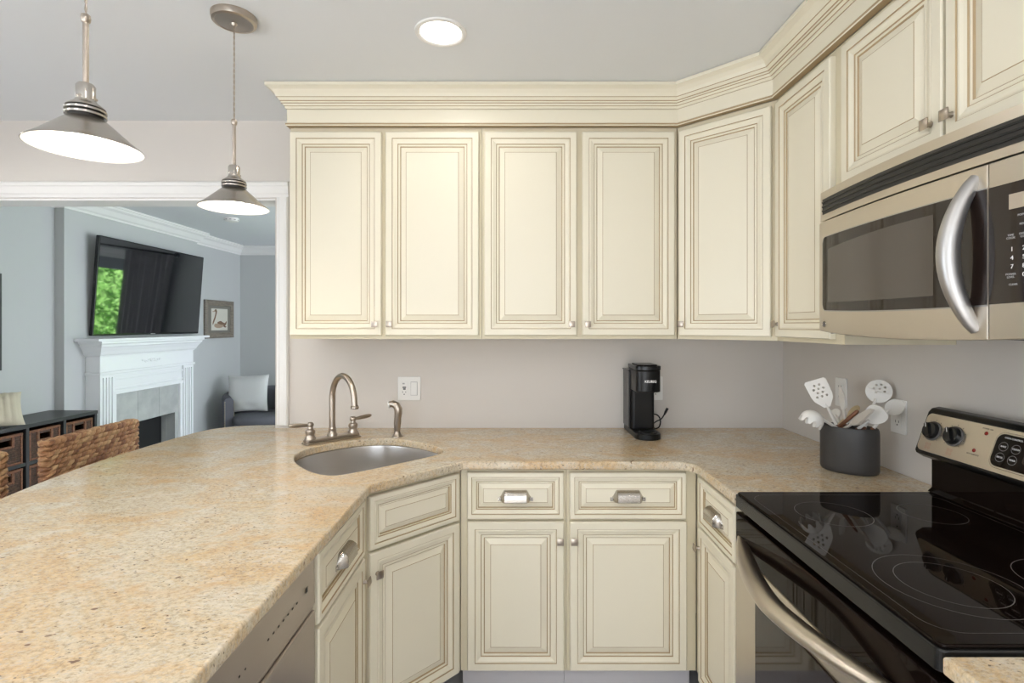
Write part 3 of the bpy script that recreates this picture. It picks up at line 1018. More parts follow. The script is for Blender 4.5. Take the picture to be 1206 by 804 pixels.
def circ(x, z, r, n=10): return [(x + r * math.cos(2 * PI * i / n), z + r * math.sin(2 * PI * i / n)) for i in range(n)]
def oval(a, c, z0, n=28, p=1.0): return [(a * math.cos(2 * PI * i / n) * (1 - 0.18 * math.sin(2 * PI * i / n) * (p - 1)), z0 + c + c * math.sin(2 * PI * i / n)) for i in range(n)]


def utensil(name, label, cat, mouth, tip, face, neck, make, handle_k='acacia', hr=0.0065, neck_k='silicone'):
    """mouth = (e, f) at rim height; tip = world point where the head begins; face = direction the head looks"""
    mp = Vector((CC.x, CC.y, 1.060)) + ex * mouth[0] + ey * mouth[1]
    d = (tip - mp).normalized()
    q = mp.copy()
    while True:
        p = q - d * 0.004
        r = p - Vector((CC.x, CC.y, 0))
        e_, f_ = r.dot(ex), r.dot(ey)
        if p.z < 0.948 or (e_ / 0.064) ** 2 + (f_ / 0.028) ** 2 > 1.0: break
        q = p
    o = thing(name, label, cat, q, 0, 'utensils standing in the charcoal crock')
    y = -Vector(face)
    y = (y - d * y.dot(d)).normalized()
    x = y.cross(d)
    o.rotation_mode = 'QUATERNION'
    o.rotation_quaternion = Matrix((x, y, d)).transposed().to_quaternion()
    L = (tip - q).length
    hl = (mp - q).length + 0.012
    MB().tube([(0, 0, 0), (0, 0, 0.006), (0, 0, hl * 0.7), (0, 0, hl)], [hr * 0.7, hr, hr, hr * 0.9], handle_k, 12).build('handle', o)
    b = MB()
    b.tube([(0, 0, hl), (0, 0, hl + (L - hl) * 0.6), (0, 0, L + 0.012)], [hr * 0.85, hr * 0.8, hr * 0.55], neck_k, 10)
    make(b, L)
    b.build('head', o)
    return o


TOC = Vector((-0.62, -0.78, 0.02))


def mk_turner(b, L):
    z = L
    ol_ = [(-0.010, z), (0.010, z), (0.030, z + 0.028), (0.034, z + 0.045), (0.036, z + 0.098), (0.030, z + 0.104), (-0.030, z + 0.104), (-0.036, z + 0.098), (-0.034, z + 0.045), (-0.030, z + 0.028)]
    hs = []
    for r, (n_, zz) in enumerate(((2, 0.084), (3, 0.070), (2, 0.056), (3, 0.042))):
        for i in range(n_): hs.append(circ((i - (n_ - 1) / 2) * 0.016, z + zz, 0.0042))
    head_plate(b, ol_, hs, 'silicone', 0.005)


def mk_server(b, L):
    z = L
    n = 36
    vs, fs = [], []
    rows = 7
    for i in range(rows):
        a = (PI / 2) * i / (rows - 1)
        for j in range(n):
            th = 2 * PI * j / n
            tooth = (0.016 if (j // 2) % 2 == 0 else 0.0) if i == rows - 1 else 0
            vs.append((0.037 * math.sin(a) * math.cos(th), -(0.034 * math.cos(a) - 0.010) + 0.03 * (i == rows - 1) * 0 + tooth + 0.012, z + 0.034 + 0.037 * math.sin(a) * math.sin(th)))
    for i in range(rows - 1):
        for j in range(n): fs.append((i * n + j, i * n + (j + 1) % n, (i + 1) * n + (j + 1) % n, (i + 1) * n + j))
    b.add([(x_, y_, z_) for x_, y_, z_ in vs] + [(x_ * 0.93, y_ + 0.003 * (y_ < 0.0), z + 0.034 + (z_ - z - 0.034) * 0.93) for x_, y_, z_ in vs],
          fs + [tuple(rows * n + q for q in reversed(f_)) for f_ in fs] + [((rows - 1) * n + (j + 1) % n, (rows - 1) * n + j, (2 * rows - 1) * n + j, (2 * rows - 1) * n + (j + 1) % n) for j in range(n)], 'silicone', True)


def mk_knife(b, L):
    z = L
    head_plate(b, [(-0.007, z), (0.007, z), (0.013, z + 0.02), (0.014, z + 0.05), (0.010, z + 0.075), (0.002, z + 0.09), (-0.008, z + 0.06), (-0.010, z + 0.02)], [], 'silicone', 0.006)


def spoon(a, c, k, holes=None, bow=0.006, p=1.0):
    def mk(b, L):
        hs = []
        if holes:
            for x_, z_ in holes: hs.append(circ(x_, L + c + z_, 0.004))
        head_plate(b, oval(a, c, L, p=p), hs, k, 0.005, bow)
    return mk


def hd(u, v, d): return at(u, v, d)


utensil('slotted_turner', 'white slotted turner with rows of holes, leaning left in the crock', 'spatula', (-0.035, 0.004), hd(974.5, 479, 1.835), TOC, 0, mk_turner)
so = utensil('pasta_server', 'white toothed pasta server hanging low over the crock rim', 'pasta server', (-0.030, -0.016), hd(967.0, 492.5, 1.775), (0.1, -0.2, 1.0), 0, mk_server)
utensil('narrow_spatula', 'narrow pointed white spatula standing upright between turner and slotted spoon', 'spatula', (-0.010, 0.020), hd(993.5, 482, 1.86), Vector((-0.9, -0.3, 0)), 0, mk_knife)
utensil('slotted_spoon', 'round white slotted spoon with holes, tallest on the crock\'s right side', 'spoon', (0.040, 0.010), hd(1030, 473, 1.80), TOC, 0,
        spoon(0.039, 0.042, 'silicone', [(0, 0.024), (-0.013, 0.018), (0.013, 0.018), (-0.016, 0.004), (0, 0.008), (0.016, 0.004), (-0.006, -0.008)]))
utensil('serving_spoon', 'solid white serving spoon in front of the round slotted spoon', 'spoon', (0.022, -0.012), hd(1020.5, 497, 1.745), TOC, 0, spoon(0.031, 0.037, 'silicone', None, p=-0.6))
utensil('ladle', 'white ladle at far right of the crock, bowl turned to the wall outlet', 'ladle', (0.062, 0.012), hd(1045, 485, 1.765), Vector((-0.9, -0.4, 0)), 0, spoon(0.028, 0.030, 'silicone', None, 0.02))
utensil('angled_spatula', 'greyish spatula pointing right, leaning low across the crock', 'spatula', (-0.014, -0.012), hd(1004, 498.5, 1.765), Vector((-0.3, -0.6, 0.6)), 0,
        lambda b, L: head_plate(b, [(-0.008, L), (0.008, L), (0.018, L + 0.025), (0.015, L + 0.060), (0.006, L + 0.100), (0.0, L + 0.108), (-0.010, L + 0.095), (-0.020, L + 0.035)], [], 'silicone_grey', 0.006), handle_k='silicone_grey', neck_k='silicone_grey')
utensil('cooking_spoon', 'small pale spoon low in the crock mouth, left of the angled spatula', 'spoon', (-0.034, -0.006), hd(984.5, 505.5, 1.825), TOC, 0, spoon(0.018, 0.025, 'silicone_grey', None), neck_k='silicone_grey')
utensil('bamboo_spoon', 'pale yellow bamboo spoon lying low toward the crock\'s back', 'spoon', (-0.040, 0.016), hd(1000, 489, 1.86), TOC, 0, spoon(0.012, 0.030, 'bamboo', None), handle_k='bamboo', neck_k='bamboo')
utensil('soup_spoon', 'white oval spoon just behind the slotted turner\'s lower edge', 'spoon', (-0.026, 0.022), hd(985, 491, 1.885), TOC, 0, spoon(0.020, 0.024, 'silicone', None))

# ------------------------------------------------------------------ microwave
MWB = 1.390
mw = thing('microwave', 'stainless over-the-range microwave with curved handle under the short cabinet', 'microwave', (0.909, 1.5475, MWB), -PI / 2)
MWW = 0.752


def bow(x, b=0.026): return -b * (1 - (2 * x / MWW - 1) ** 2)


def bowpanel(mb, x0, x1, zlo, zhi, out, thick, k, n=16):
    zl = zlo if callable(zlo) else (lambda x: zlo)
    zh = zhi if callable(zhi) else (lambda x: zhi)
    v, f = [], []
    for i in range(n + 1):
        x = x0 + (x1 - x0) * i / n
        y = bow(x) - out
        v += [(x, y, zl(x) - MWB), (x, y, zh(x) - MWB), (x, y + thick, zh(x) - MWB), (x, y + thick, zl(x) - MWB)]
    for i in range(n):
        a, c = i * 4, i * 4 + 4
        f += [(a + j, c + j, c + (j + 1) % 4, a + (j + 1) % 4)[::-1] for j in range(4)]
    f += [(0, 1, 2, 3)[::-1], (n * 4 + 3, n * 4 + 2, n * 4 + 1, n * 4)[::-1]]
    mb.add(v, f, k, False)


b = MB()
b.box(0.004, 0.028, 0.006, MWW - 0.004, 0.405, 1.808 - MWB, 'black_satin')
b.box(0.10, 0.06, 0.001, 0.65, 0.36, 0.006, 'groove_dark')
b.build('body', mw)
zb = lambda x: 1.404 - 0.016 * (1 - (2 * x / MWW - 1) ** 2)
b = MB()
bowpanel(b, 0, MWW, 1.727, 1.8125, 0, 0.03, 'steel')
b.build('vent_housing', mw)
b = MB()
bowpanel(b, 0.014, MWW - 0.014, 1.745, 1.790, 0.0012, 0.004, 'groove_dark')
for i in range(3): bowpanel(b, 0.016, MWW - 0.016, 1.7535 + i * 0.0125, 1.7575 + i * 0.0125, 0.004, 0.005, 'black_satin')
b.build('vent_grille', mw)
b = MB()
bowpanel(b, 0, 0.5725, zb, 1.7225, 0.004, 0.03, 'steel')
dr = b.build('door', mw, bevel=0.002)
b = MB()


def corner(x, x0, r): return r - math.sqrt(max(0.0, r * r - max(0.0, r - (x - x0)) ** 2))


glo = lambda x: 1.466 - 0.010 * (1 - (2 * x / MWW - 1) ** 2)
bowpanel(b, 0.024, 0.5715, lambda x: glo(x) + corner(x, 0.024, 0.016), lambda x: 1.676 - corner(x, 0.024, 0.016), 0.0052, 0.004, 'brown_glass', n=110)
dg_ = b.build('door_glass', dr)
b = MB()
bowpanel(b, 0.0205, 0.5718, lambda x: glo(x) - 0.003 + corner(x, 0.0205, 0.019), lambda x: 1.6785 - corner(x, 0.0205, 0.019), 0.0046, 0.002, 'satin_silver', n=110)
b.build('glass_rim', dr)
b = MB()
bowpanel(b, 0.058, 0.455, lambda x: 1.488 - 0.006 * (1 - (2 * x / MWW - 1) ** 2), lambda x: 1.635 + 0.018 * math.sin(min(x / 0.40, 1) * PI / 2), 0.0058, 0.002, 'mesh_glass')
b.build('viewing_window', dg_)
b = MB()
X = TR(0.034, bow(0.034) - 0.0045, 1.4235 - MWB) @ RX(PI / 2)
b.lathe([(0.0092, -0.001), (0.0092, 0.0012), (0.0078, 0.002), (0.0070, 0.0012), (0.001, 0.0012)], 'nickel', 24, X)
b.lathe([(0.0070, 0.0012), (0.0070, 0.0015), (0.001, 0.0015)], 'grey_mark', 20, X)
b.tube([(-0.004, 0.002, 0.0018), (-0.001, 0.004, 0.0018), (0.002, 0.001, 0.0018), (-0.002, -0.003, 0.0018), (0.003, -0.003, 0.0018)], 0.0007, 'nickel', 6, X)
b.build('badge', dr)
b = MB()
hp = []
for i in range(21):
    t_ = i / 20
    z = 1.412 + 0.290 * t_
    hp.append((0.545 - 0.012 * math.sin(PI * t_), bow(0.545) + 0.002 - 0.046 * math.sin(PI * t_) ** 0.75, z - MWB))
b.tube(hp, [0.011 + 0.006 * math.sin(PI * i / 20) for i in range(21)], 'satin_silver', 16, flat=1.15)
b.build('handle', mw)
b = MB()
bowpanel(b, 0.5745, MWW, zb, 1.7225, 0.004, 0.03, 'steel')
cp = b.build('control_panel', mw, bevel=0.002)
b = MB()
bowpanel(b, 0.5755, MWW - 0.016, lambda x: 1.466 - 0.010 * (1 - (2 * x / MWW - 1) ** 2), 1.676, 0.0052, 0.004, 'brown_glass')
b.build('control_glass', cp)
b = MB()
bowpanel(b, 0.613, 0.705, 1.628, 1.655, 0.0060, 0.002, 'lcd')
b.build('display', cp)


def mwtext(s, x, z, size, k='dim_mark'):
    sl = math.atan2(bow(x + 0.01) - bow(x - 0.01), 0.02)
    text(s, size, cp, TR(x, bow(x) - 0.0056, z - MWB) @ RZ(sl) @ FRONT, k, extrude=0.0002)


for r, row in enumerate(('123', '456', '789')):
    for c, ch in enumerate(row): mwtext(ch, 0.618 + c * 0.020, 1.556 - r * 0.0155, 0.011, 'white_mark')
mwtext('0', 0.638, 1.5095, 0.011, 'white_mark')
for s, x, z in (('POPCORN', 0.640, 1.615), ('REHEAT', 0.640, 1.599), ('TIME\nCOOK', 0.616, 1.579), ('EXPRESS\nCOOK', 0.640, 1.579), ('POWER\nLEVEL', 0.616, 1.509), ('START', 0.664, 1.509), ('CLEAR', 0.620, 1.493), ('TIMER', 0.645, 1.493)):
    mwtext(s, x, z, 0.0052)

# ------------------------------------------------------------------ range
rg = thing('electric_range', 'black and stainless electric range with glass cooktop on the right wall', 'range', (0.651, 1.5535, 0), -PI / 2)
RW = 0.752
b = MB()
b.box(0.004, 0.045, 0.03, RW - 0.004, 0.64, 0.88, 'black_satin')
b.box(0.03, 0.08, 0.0, RW - 0.03, 0.60, 0.03, 'black_satin')
b.build('body', rg)
b = MB()
b.prism(rrect(0.0, 0.004, RW, 0.600, 0.012), 0.881, 0.918, 'black_satin')
b.prism(rrect(0.004, 0.008, RW - 0.004, 0.598, 0.012), 0.918, 0.9245, 'black_glass')
ct = b.build('cooktop', rg, bevel=0.004, seg=3)


def ring(mb, x, y, r, z=0.9247, w=0.0014, k='grey_mark', a0=0.0, a1=2 * PI, n=56):
    v, f = [], []
    for i in range(n + 1):
        a = a0 + (a1 - a0) * i / n
        v += [(x + (r - w) * math.cos(a), y + (r - w) * math.sin(a), z), (x + r * math.cos(a), y + r * math.sin(a), z)]
    for i in range(n): f.append((2 * i, 2 * i + 1, 2 * i + 3, 2 * i + 2))
    mb.add(v, f, k)


for (x, y, rs) in ((0.185, 0.185, (0.090,)), (0.555, 0.185, (0.125, 0.090)), (0.185, 0.445, (0.075,)), (0.555, 0.445, (0.105, 0.075))):
    b = MB()
    for r in rs: ring(b, x, y, r)
    b.build('burner_ring', ct)
b = MB()
lp = rrect(0.035, 0.03, RW - 0.035, 0.565, 0.05, 8)
for i in range(len(lp)):
    p, q = Vector(lp[i]), Vector(lp[(i + 1) % len(lp)])
    d = (q - p)
    if d.length < 1e-6: continue
    nn = Vector((-d.y, d.x)).normalized() * 0.0005
    b.add([(*(p - nn), 0.9247), (*(q - nn), 0.9247), (*(q + nn), 0.9247), (*(p + nn), 0.9247)], [(0, 1, 2, 3)], 'grey_mark')
b.build('border_line', ct)
# oven door
b = MB()
b.box(0.003, 0.006, 0.27, RW - 0.003, 0.044, 0.757, 'steel')
od = b.build('oven_door', rg, bevel=0.004)
b = MB()
b.box(0.003, 0.006, 0.7575, RW - 0.003, 0.044, 0.866, 'black_glass')
b.build('door_trim', od, bevel=0.004)
b = MB()
b.prism(rrect(0.140, 0.33, 0.612, 0.690, 0.018), -0.006, -0.001, 'brown_glass', RX(PI / 2))
b.build('oven_window', od)
b = MB()
hp = []
for i in range(33):
    t_ = i / 32
    hp.append((0.012 + (RW - 0.024) * t_, 0.020 - 0.092 * (1 - abs(2 * t_ - 1) ** 1.6), 0.797 - 0.012 * (1 - abs(2 * t_ - 1) ** 2)))
b.tube(hp, [0.010 + 0.018 * (1 - abs(2 * i / 32 - 1) ** 3) for i in range(33)], 'steel', 18, flat=0.62)
b.build('oven_handle', od)
b = MB()
b.box(0.003, 0.010, 0.05, RW - 0.003, 0.044, 0.262, 'steel')
b.tube([(0.10, 0.012, 0.235), (0.12, -0.018, 0.235), (0.63, -0.018, 0.235), (0.65, 0.012, 0.235)], 0.008, 'steel', 10)
b.build('storage_drawer', rg, bevel=0.003)
# backguard
b = MB()
b.box(0.0, 0.592, 0.926, RW, 0.664, 1.045, 'black_glass')
b.prism([(0.578, 0.9255), (0.600, 0.9255), (0.600, 0.950), (0.590, 0.936)], 0, RW, 'black_glass', Matrix(((0, 0, 1, 0), (1, 0, 0, 0), (0, 1, 0, 0), (0, 0, 0, 1))))
b.build('riser', rg, bevel=0.003)
SEC = Matrix(((0, 0, 1, 0), (1, 0, 0, 0), (0, 1, 0, 0), (0, 0, 0, 1)))
b = MB()
b.prism([(0.545, 1.042), (0.541, 1.050), (0.582, 1.163), (0.592, 1.174), (0.612, 1.178), (0.664, 1.165), (0.664, 1.030), (0.565, 1.030)], 0.0, RW, 'black_satin', SEC)
bg = b.build('control_housing', rg, bevel=0.005, seg=3)
fa, fb = Vector((0, 0.5405, 1.0505)), Vector((0, 0.5815, 1.1635))
up = (fb - fa).normalized()
PX = frame_from(fa, (1, 0, 0), up)        # local x along the panel, z up its slope, -y outwards
FH = (fb - fa).length
b = MB()
b.prism(rrect(0.010, 0.004, RW - 0.010, FH - 0.004, 0.016), 0.0005, 0.003, 'steel', PX @ RX(PI / 2))
b.build('control_face', bg)
for i, (kx, kz) in enumerate(((0.046, 0.066), (0.120, 0.066), (0.632, 0.066), (0.706, 0.066))):
    X = PX @ TR(kx, -0.003, kz) @ RX(PI / 2)
    b = MB()
    b.lathe([(0.0285, 0), (0.0285, 0.003), (0.026, 0.004)], 'grey_mark', 32, X)
    b.lathe([(0.0250, 0.0035), (0.0245, 0.010), (0.0225, 0.014), (0.018, 0.015), (0.001, 0.015)], 'black_satin', 32, X)
    b.prism(rrect(-0.006, -0.020, 0.006, 0.020, 0.004), 0.0145, 0.022, 'black_satin', X @ RZ(0.5))
    b.box(-0.001, 0.006, 0.022, 0.001, 0.019, 0.0223, 'white_mark', X @ RZ(0.5))
    kn = b.build('knob', bg, bevel=0.0)
    b = MB()
    for j in range(9):
        a = -0.8 + j * (PI + 1.6) / 8
        b.box(0.031, -0.0007, 0.0001, 0.0345, 0.0007, 0.0004, 'dark_mark', X @ RZ(a))
    b.build('dial_marks', kn)
    b = MB()
    for dx_, dz_ in ((-0.008, 0), (0.002, 0), (-0.008, 0.010), (0.002, 0.010)):
        ring(b, 0, 0, 0.0035, z=0, w=0.0007, k='red_mark', n=14)
        for q in b.v[-30:]: q.x += dx_; q.y += dz_
    MBX = PX @ TR(kx + 0.003, -0.0033, 0.016) @ RX(PI / 2)
    b.v = [MBX @ q for q in b.v]
    b.build('burner_symbol', bg)
for kx, kz, s, dz in ((0.207, 0.094, 'POWER ON', 0.012), (0.190, 0.043, 'HOT SURFACE', -0.011)):
    b = MB()
    b.lathe([(0.0050, 0), (0.0050, 0.001), (0.0035, 0.0022), (0.0005, 0.0026)], 'red_lens', 18, PX @ TR(kx, -0.003, kz) @ RX(PI / 2))
    b.build('indicator_light', bg)
    text(s, 0.0055, bg, PX @ TR(kx, -0.0033, kz + dz) @ FRONT, 'dark_mark', extrude=0.0002)
b = MB()
b.prism(rrect(0.238, 0.014, 0.514, 0.108, 0.022), 0.003, 0.0055, 'nickel', PX @ RX(PI / 2))
b.build('display_bezel', bg, bevel=0.001)
b = MB()
b.prism(rrect(0.243, 0.019, 0.509, 0.103, 0.019), 0.0055, 0.0066, 'black_glass', PX @ RX(PI / 2))
dp = b.build('display_panel', bg)
b = MB()
for i, (kx, kz, s) in enumerate(((0.266, 0.071, 'BAKE'), (0.266, 0.043, 'BROIL'), (0.298, 0.071, 'CLEAN'), (0.298, 0.043, 'TIMER'))):
    X = PX @ TR(kx, -0.0068, kz) @ RX(PI / 2)
    nn = len(b.v)
    ring(b, 0, 0, 0.0115, z=0, w=0.0006, k='dim_mark', n=24)
    b.v[nn:] = [X @ q for q in b.v[nn:]]
    text(s, 0.0060, dp, PX @ TR(kx, -0.0069, kz) @ FRONT, 'white_mark', extrude=0.0002)
b.build('button_outlines', dp)
text('OVEN CONTROL', 0.006, dp, PX @ TR(0.285, -0.0069, 0.094) @ FRONT, 'white_mark', extrude=0.0002)
b = MB()
b.prism(rrect(0.322, 0.040, 0.420, 0.085, 0.006), 0.0068, 0.0072, 'brown_glass', PX @ RX(PI / 2))
b.build('clock_display', dp)

# ------------------------------------------------------------------ dishwasher
dw = thing('dishwasher', 'stainless dishwasher under the peninsula counter', 'dishwasher', (-0.494, 0.640, 0), PI / 2)
b = MB()
b.box(0.004, 0.03, 0.11, 0.602, 0.56, 0.868, 'black_satin').box(0.01, 0.08, 0, 0.596, 0.5, 0.11, 'black_satin')
b.build('tub', dw)
b = MB()
b.box(0.004, -0.016, 0.12, 0.602, 0.029, 0.742, 'steel_taupe')
b.build('door', dw, bevel=0.004)
b = MB()
b.prism([(-0.016, 0.757), (0.029, 0.757), (0.029, 0.874), (-0.012, 0.874)], 0.004, 0.602, 'steel_taupe', SEC)
cpn = b.build('control_strip', dw, bevel=0.003)
b = MB()
b.tube([(0.01, -0.004, 0.7495), (0.3, -0.004, 0.7495), (0.596, -0.004, 0.7495)], 0.0085, 'steel_taupe', 10)
b.build('pocket_handle', dw)
b = MB()
X = frame_from((0, -0.0165, 0.757), (1, 0, 0), (0, 0.004, 0.117))
for i in range(7): b.box(0.365 + i * 0.022, -0.0006, 0.052, 0.371 + i * 0.022, 0.0, 0.055, 'groove_dark', X)
for i in range(5): b.box(0.20 + i * 0.02, -0.0006, 0.052, 0.204 + i * 0.02, 0.0, 0.055, 'groove_dark', X)
b.box(0.548, -0.0006, 0.050, 0.558, 0.0, 0.060, 'groove_dark', X)
b.build('button_marks', cpn)


# ------------------------------------------------------------------ pendants
def pendant(loc, label):
    p = thing('pendant_lamp', label, 'lamp', loc, 0, 'brushed nickel pendant lamps over the peninsula')
    zc = CZ - loc[2]            # ceiling above the shade rim
    b = MB()
    b.lathe([(0.069, zc - 0.0005), (0.069, zc - 0.010), (0.066, zc - 0.020), (0.058, zc - 0.023), (0.056, zc - 0.021), (0.010, zc - 0.024), (0.006, zc - 0.032), (0.002, zc - 0.033)], 'nickel_dark', 40)
    b.build('canopy', p)
    b = MB()
    n_ = 60
    for k in range(2):
        b.tube([(0.0012 * math.cos(i * 0.9 + k * PI), 0.0012 * math.sin(i * 0.9 + k * PI), zc - 0.030 - (zc - 0.030 - 0.285) * i / n_) for i in range(n_ + 1)], 0.0016, 'nickel_dark', 6)
    b.build('cord', p)
    b = MB()
    b.lathe([(0.0035, 0.292), (0.0085, 0.288), (0.0095, 0.281), (0.0085, 0.274), (0.0055, 0.271), (0.0055, 0.135), (0.004, 0.134)], 'nickel_dark', 18)
    b.build('stem', p)
    b = MB()
    b.lathe([(0.006, 0.140), (0.014, 0.139), (0.0175, 0.134), (0.0175, 0.104), (0.019, 0.1035), (0.021, 0.099), (0.028, 0.094), (0.0345, 0.0885), (0.0355, 0.0862)], 'nickel', 28, cap=False)
    for i, z in enumerate((0.0800, 0.0705)):
        b.lathe([(0.0310, z + 0.0065), (0.0310, z - 0.007)], 'groove_dark', 28, cap=False)
        b.lathe([(0.0310, z + 0.0026), (0.0372, z + 0.0022), (0.0372, z - 0.0022), (0.0310, z - 0.0026)], 'nickel', 28, cap=True)
    b.lathe([(0.0315, 0.066), (0.0315, 0.062)], 'groove_dark', 28, cap=False)
    for a in (0.6, 2.7, 4.8): b.ball((0.0178 * math.cos(a), 0.0178 * math.sin(a), 0.1085), 0.003, 0.003, 0.003, 'nickel_dark', 8, 6)
    b.build('socket_cap', p)
    b = MB()
    b.lathe([(0.030, 0.064), (0.036, 0.062), (0.060, 0.040), (0.085, 0.017), (0.1035, 0.003), (0.105, 0.0), (0.1035, 0.0)], 'nickel', 56, cap=False)
    b.lathe([(0.1035, 0.0), (0.102, 0.003), (0.084, 0.0155), (0.059, 0.0385), (0.035, 0.060), (0.029, 0.0615), (0.001, 0.0615)], 'shade_white', 56, cap=False)
    b.build('shade', p, angle=60)
    b = MB()
    b.lathe([(0.013, 0.062), (0.014, 0.045), (0.024, 0.030), (0.029, 0.016), (0.026, 0.004), (0.014, -0.004), (0.001, -0.006)][::-1], 'bulb_on', 24, cap=False)
    bu = b.build('bulb', p)
    d = bpy.data.lights.new('bulb_light', 'SPOT')
    d.energy = PEND_W * 4
    d.color = PEND_C
    d.shadow_soft_size = 0.03
    d.spot_size = math.radians(150)
    d.spot_blend = 0.5
    o = bpy.data.objects.new('bulb_light', d)
    COL.objects.link(o)
    o.parent = p
    o.location = (0, 0, -0.012)
    return p


pendant((-0.920, 1.700, 1.803), 'pendant lamp farther from camera, hanging before the opening\'s right corner')
pendant((-0.930, 1.125, 1.803), 'nearer pendant lamp, its larger-looking glowing shade high over the bar')

# recessed ceiling lights; all but the first added out of view as fill
for i, (x, y) in enumerate(CANS):
    lab = 'round recessed ceiling light above the sink corner' if i == 0 else 'added round recessed ceiling light out of view %s' % (
        'above the camera', 'behind the camera on the range side', 'behind the camera near the peninsula', 'over the dining end', 'by the living room opening', 'at the near wall on the range side', 'at the near wall by the dining end')[i - 1]
    r = thing('recessed_light', lab, 'ceiling light', (x, y, CZ - 0.0002), 0, 'recessed ceiling lights')
    MB().lathe([(0.089, 0), (0.088, -0.005), (0.080, -0.0075), (0.074, -0.006), (0.070, -0.002), (0.070, 0)], 'trim', 44, cap=False).build('trim_ring', r)
    MB().lathe([(0.001, -0.0035), (0.069, -0.0035), (0.0705, -0.0005)], 'lamp_on', 40, cap=False).build('lens', r)
    a = area('can_light', (x, y, CZ - 0.010), (0, 0, -1), 0.13, 0.13, CAN_W * (0.35, 0.65, 1.1, 1.1, 1, 0.8, 1, 1)[i], CAN_C, 'DISK', math.radians(165))

# ------------------------------------------------------------------ woven bar stools
SW = 0.47


def lozenge(b, c, L, h, t, tilt, k):
    """a short fat strand along local y, in the yz plane"""
    X = TR(*c) @ RX(tilt)
    n_, seg = 5, 7
    vs, fs = [], []
    for i in range(n_):
        s = -1 + 2 * i / (n_ - 1)
        r = math.sqrt(max(0.0, 1 - (abs(s) * 0.93) ** 2.4))
        for j in range(seg):
            a = 2 * PI * j / seg
            vs.append((t * r * math.cos(a), s * L, h * r * math.sin(a)))
    for i in range(n_ - 1):
        for j in range(seg): fs.append((i * seg + j, i * seg + (j + 1) % seg, (i + 1) * seg + (j + 1) % seg, (i + 1) * seg + j))
    fs += [tuple(range(seg)), tuple((n_ - 1) * seg + j for j in range(seg - 1, -1, -1))]
    b.add(vs, fs, k, True, X)


def stool(label, loc):
    s = thing('bar_stool', label, 'stool', loc, 0, 'woven bar stools along the peninsula')
    rnd = random.Random(3)
    b = MB()
    zt, z0 = 0.978, 0.56
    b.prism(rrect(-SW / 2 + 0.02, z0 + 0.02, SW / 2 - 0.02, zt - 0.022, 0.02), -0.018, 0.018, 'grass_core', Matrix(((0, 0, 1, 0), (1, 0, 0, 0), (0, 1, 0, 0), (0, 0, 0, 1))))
    rows = 21
    pitch = (zt - z0 - 0.02) / rows
    for r in range(rows):
        z = zt - 0.012 - r * pitch
        nn = 19
        for side in (-1, 1):
            for i in range(nn):
                y = -SW / 2 + SW * (i + 0.5 + (0.5 if r % 2 else 0.0)) / (nn + 0.5)
                lozenge(b, (side * 0.0135 + rnd.uniform(-.002, .002), y, z + rnd.uniform(-.002, .002)), 0.0205, 0.0115, 0.014, (0.50 + rnd.uniform(-.12, .12)) * (1 if side > 0 else -1), rnd.choice(('grass1', 'grass1', 'grass2', 'grass3')))
        for e in (-1, 1):
            lozenge(b, (0, e * (SW / 2 - 0.004), z), 0.016, 0.014, 0.024, 0, rnd.choice(('grass1', 'grass2')))
    for i in range(15):
        y = -SW / 2 + 0.012 + (SW - 0.024) * (i + 0.5) / 15
        lozenge(b, (0, y, zt - 0.008 + rnd.uniform(-.002, .002)), 0.026, 0.012, 0.024, 0.35, rnd.choice(('grass1', 'grass3', 'grass2')))
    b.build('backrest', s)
    b = MB()
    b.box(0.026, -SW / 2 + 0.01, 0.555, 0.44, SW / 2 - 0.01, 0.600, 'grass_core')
    for i in range(17):
        for j in range(10):
            lozenge(b, (0.045 + 0.38 * j / 9, -SW / 2 + 0.02 + (SW - 0.04) * i / 16, 0.602), 0.021, 0.010, 0.022, 0.3, rnd.choice(('grass1', 'grass2', 'grass3')))
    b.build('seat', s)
    for x in (0.0, 0.41):
        for y in (-SW / 2 + 0.03, SW / 2 - 0.03):
            MB().box(x - 0.018, y - 0.018, 0, x + 0.018, y + 0.018, 0.5545, 'dark_wood').build('leg', s, bevel=0.003)
    b = MB()
    b.box(0.0, -SW / 2 + 0.049, 0.20, 0.02, SW / 2 - 0.049, 0.235, 'dark_wood').box(0.40, -SW / 2 + 0.049, 0.15, 0.42, SW / 2 - 0.049, 0.185, 'dark_wood')
    b.build('footrest', s)
    return s


st1 = stool('woven seagrass bar stool with its backrest fully in view, pushed in at the granite bar', (-1.80, 2.219, 0))
dup(st1, (-1.80, 1.585, 0), 0, 'woven seagrass bar stool nearer the camera, only its backrest edge in view')

# ------------------------------------------------------------------ living room: fireplace
fp = thing('fireplace', 'white carved fireplace mantel with grey tile surround in the living room', 'fireplace', (-3.5165, 4.865, 0))
FX = 0.1205      # front of the surround, local x
h0, h1 = 4.25 - 4.865, 5.48 - 4.865
b = MB()
cp_ = [(-0.001, 1.160), (FX + 0.006, 1.160), (FX + 0.008, 1.170), (FX + 0.018, 1.178), (FX + 0.030, 1.205), (FX + 0.050, 1.238), (FX + 0.058, 1.246), (FX + 0.060, 1.262), (FX + 0.074, 1.272), (FX + 0.074, 1.288), (-0.001, 1.288)]
pathm = [(0.0, h0), (FX, h0), (FX, h1), (0.0, h1)]
prof = [(o - FX, z) for o, z in cp_[1:-1]]
prof = [(-0.09, 1.160)] + prof + [(-0.09, 1.288)]
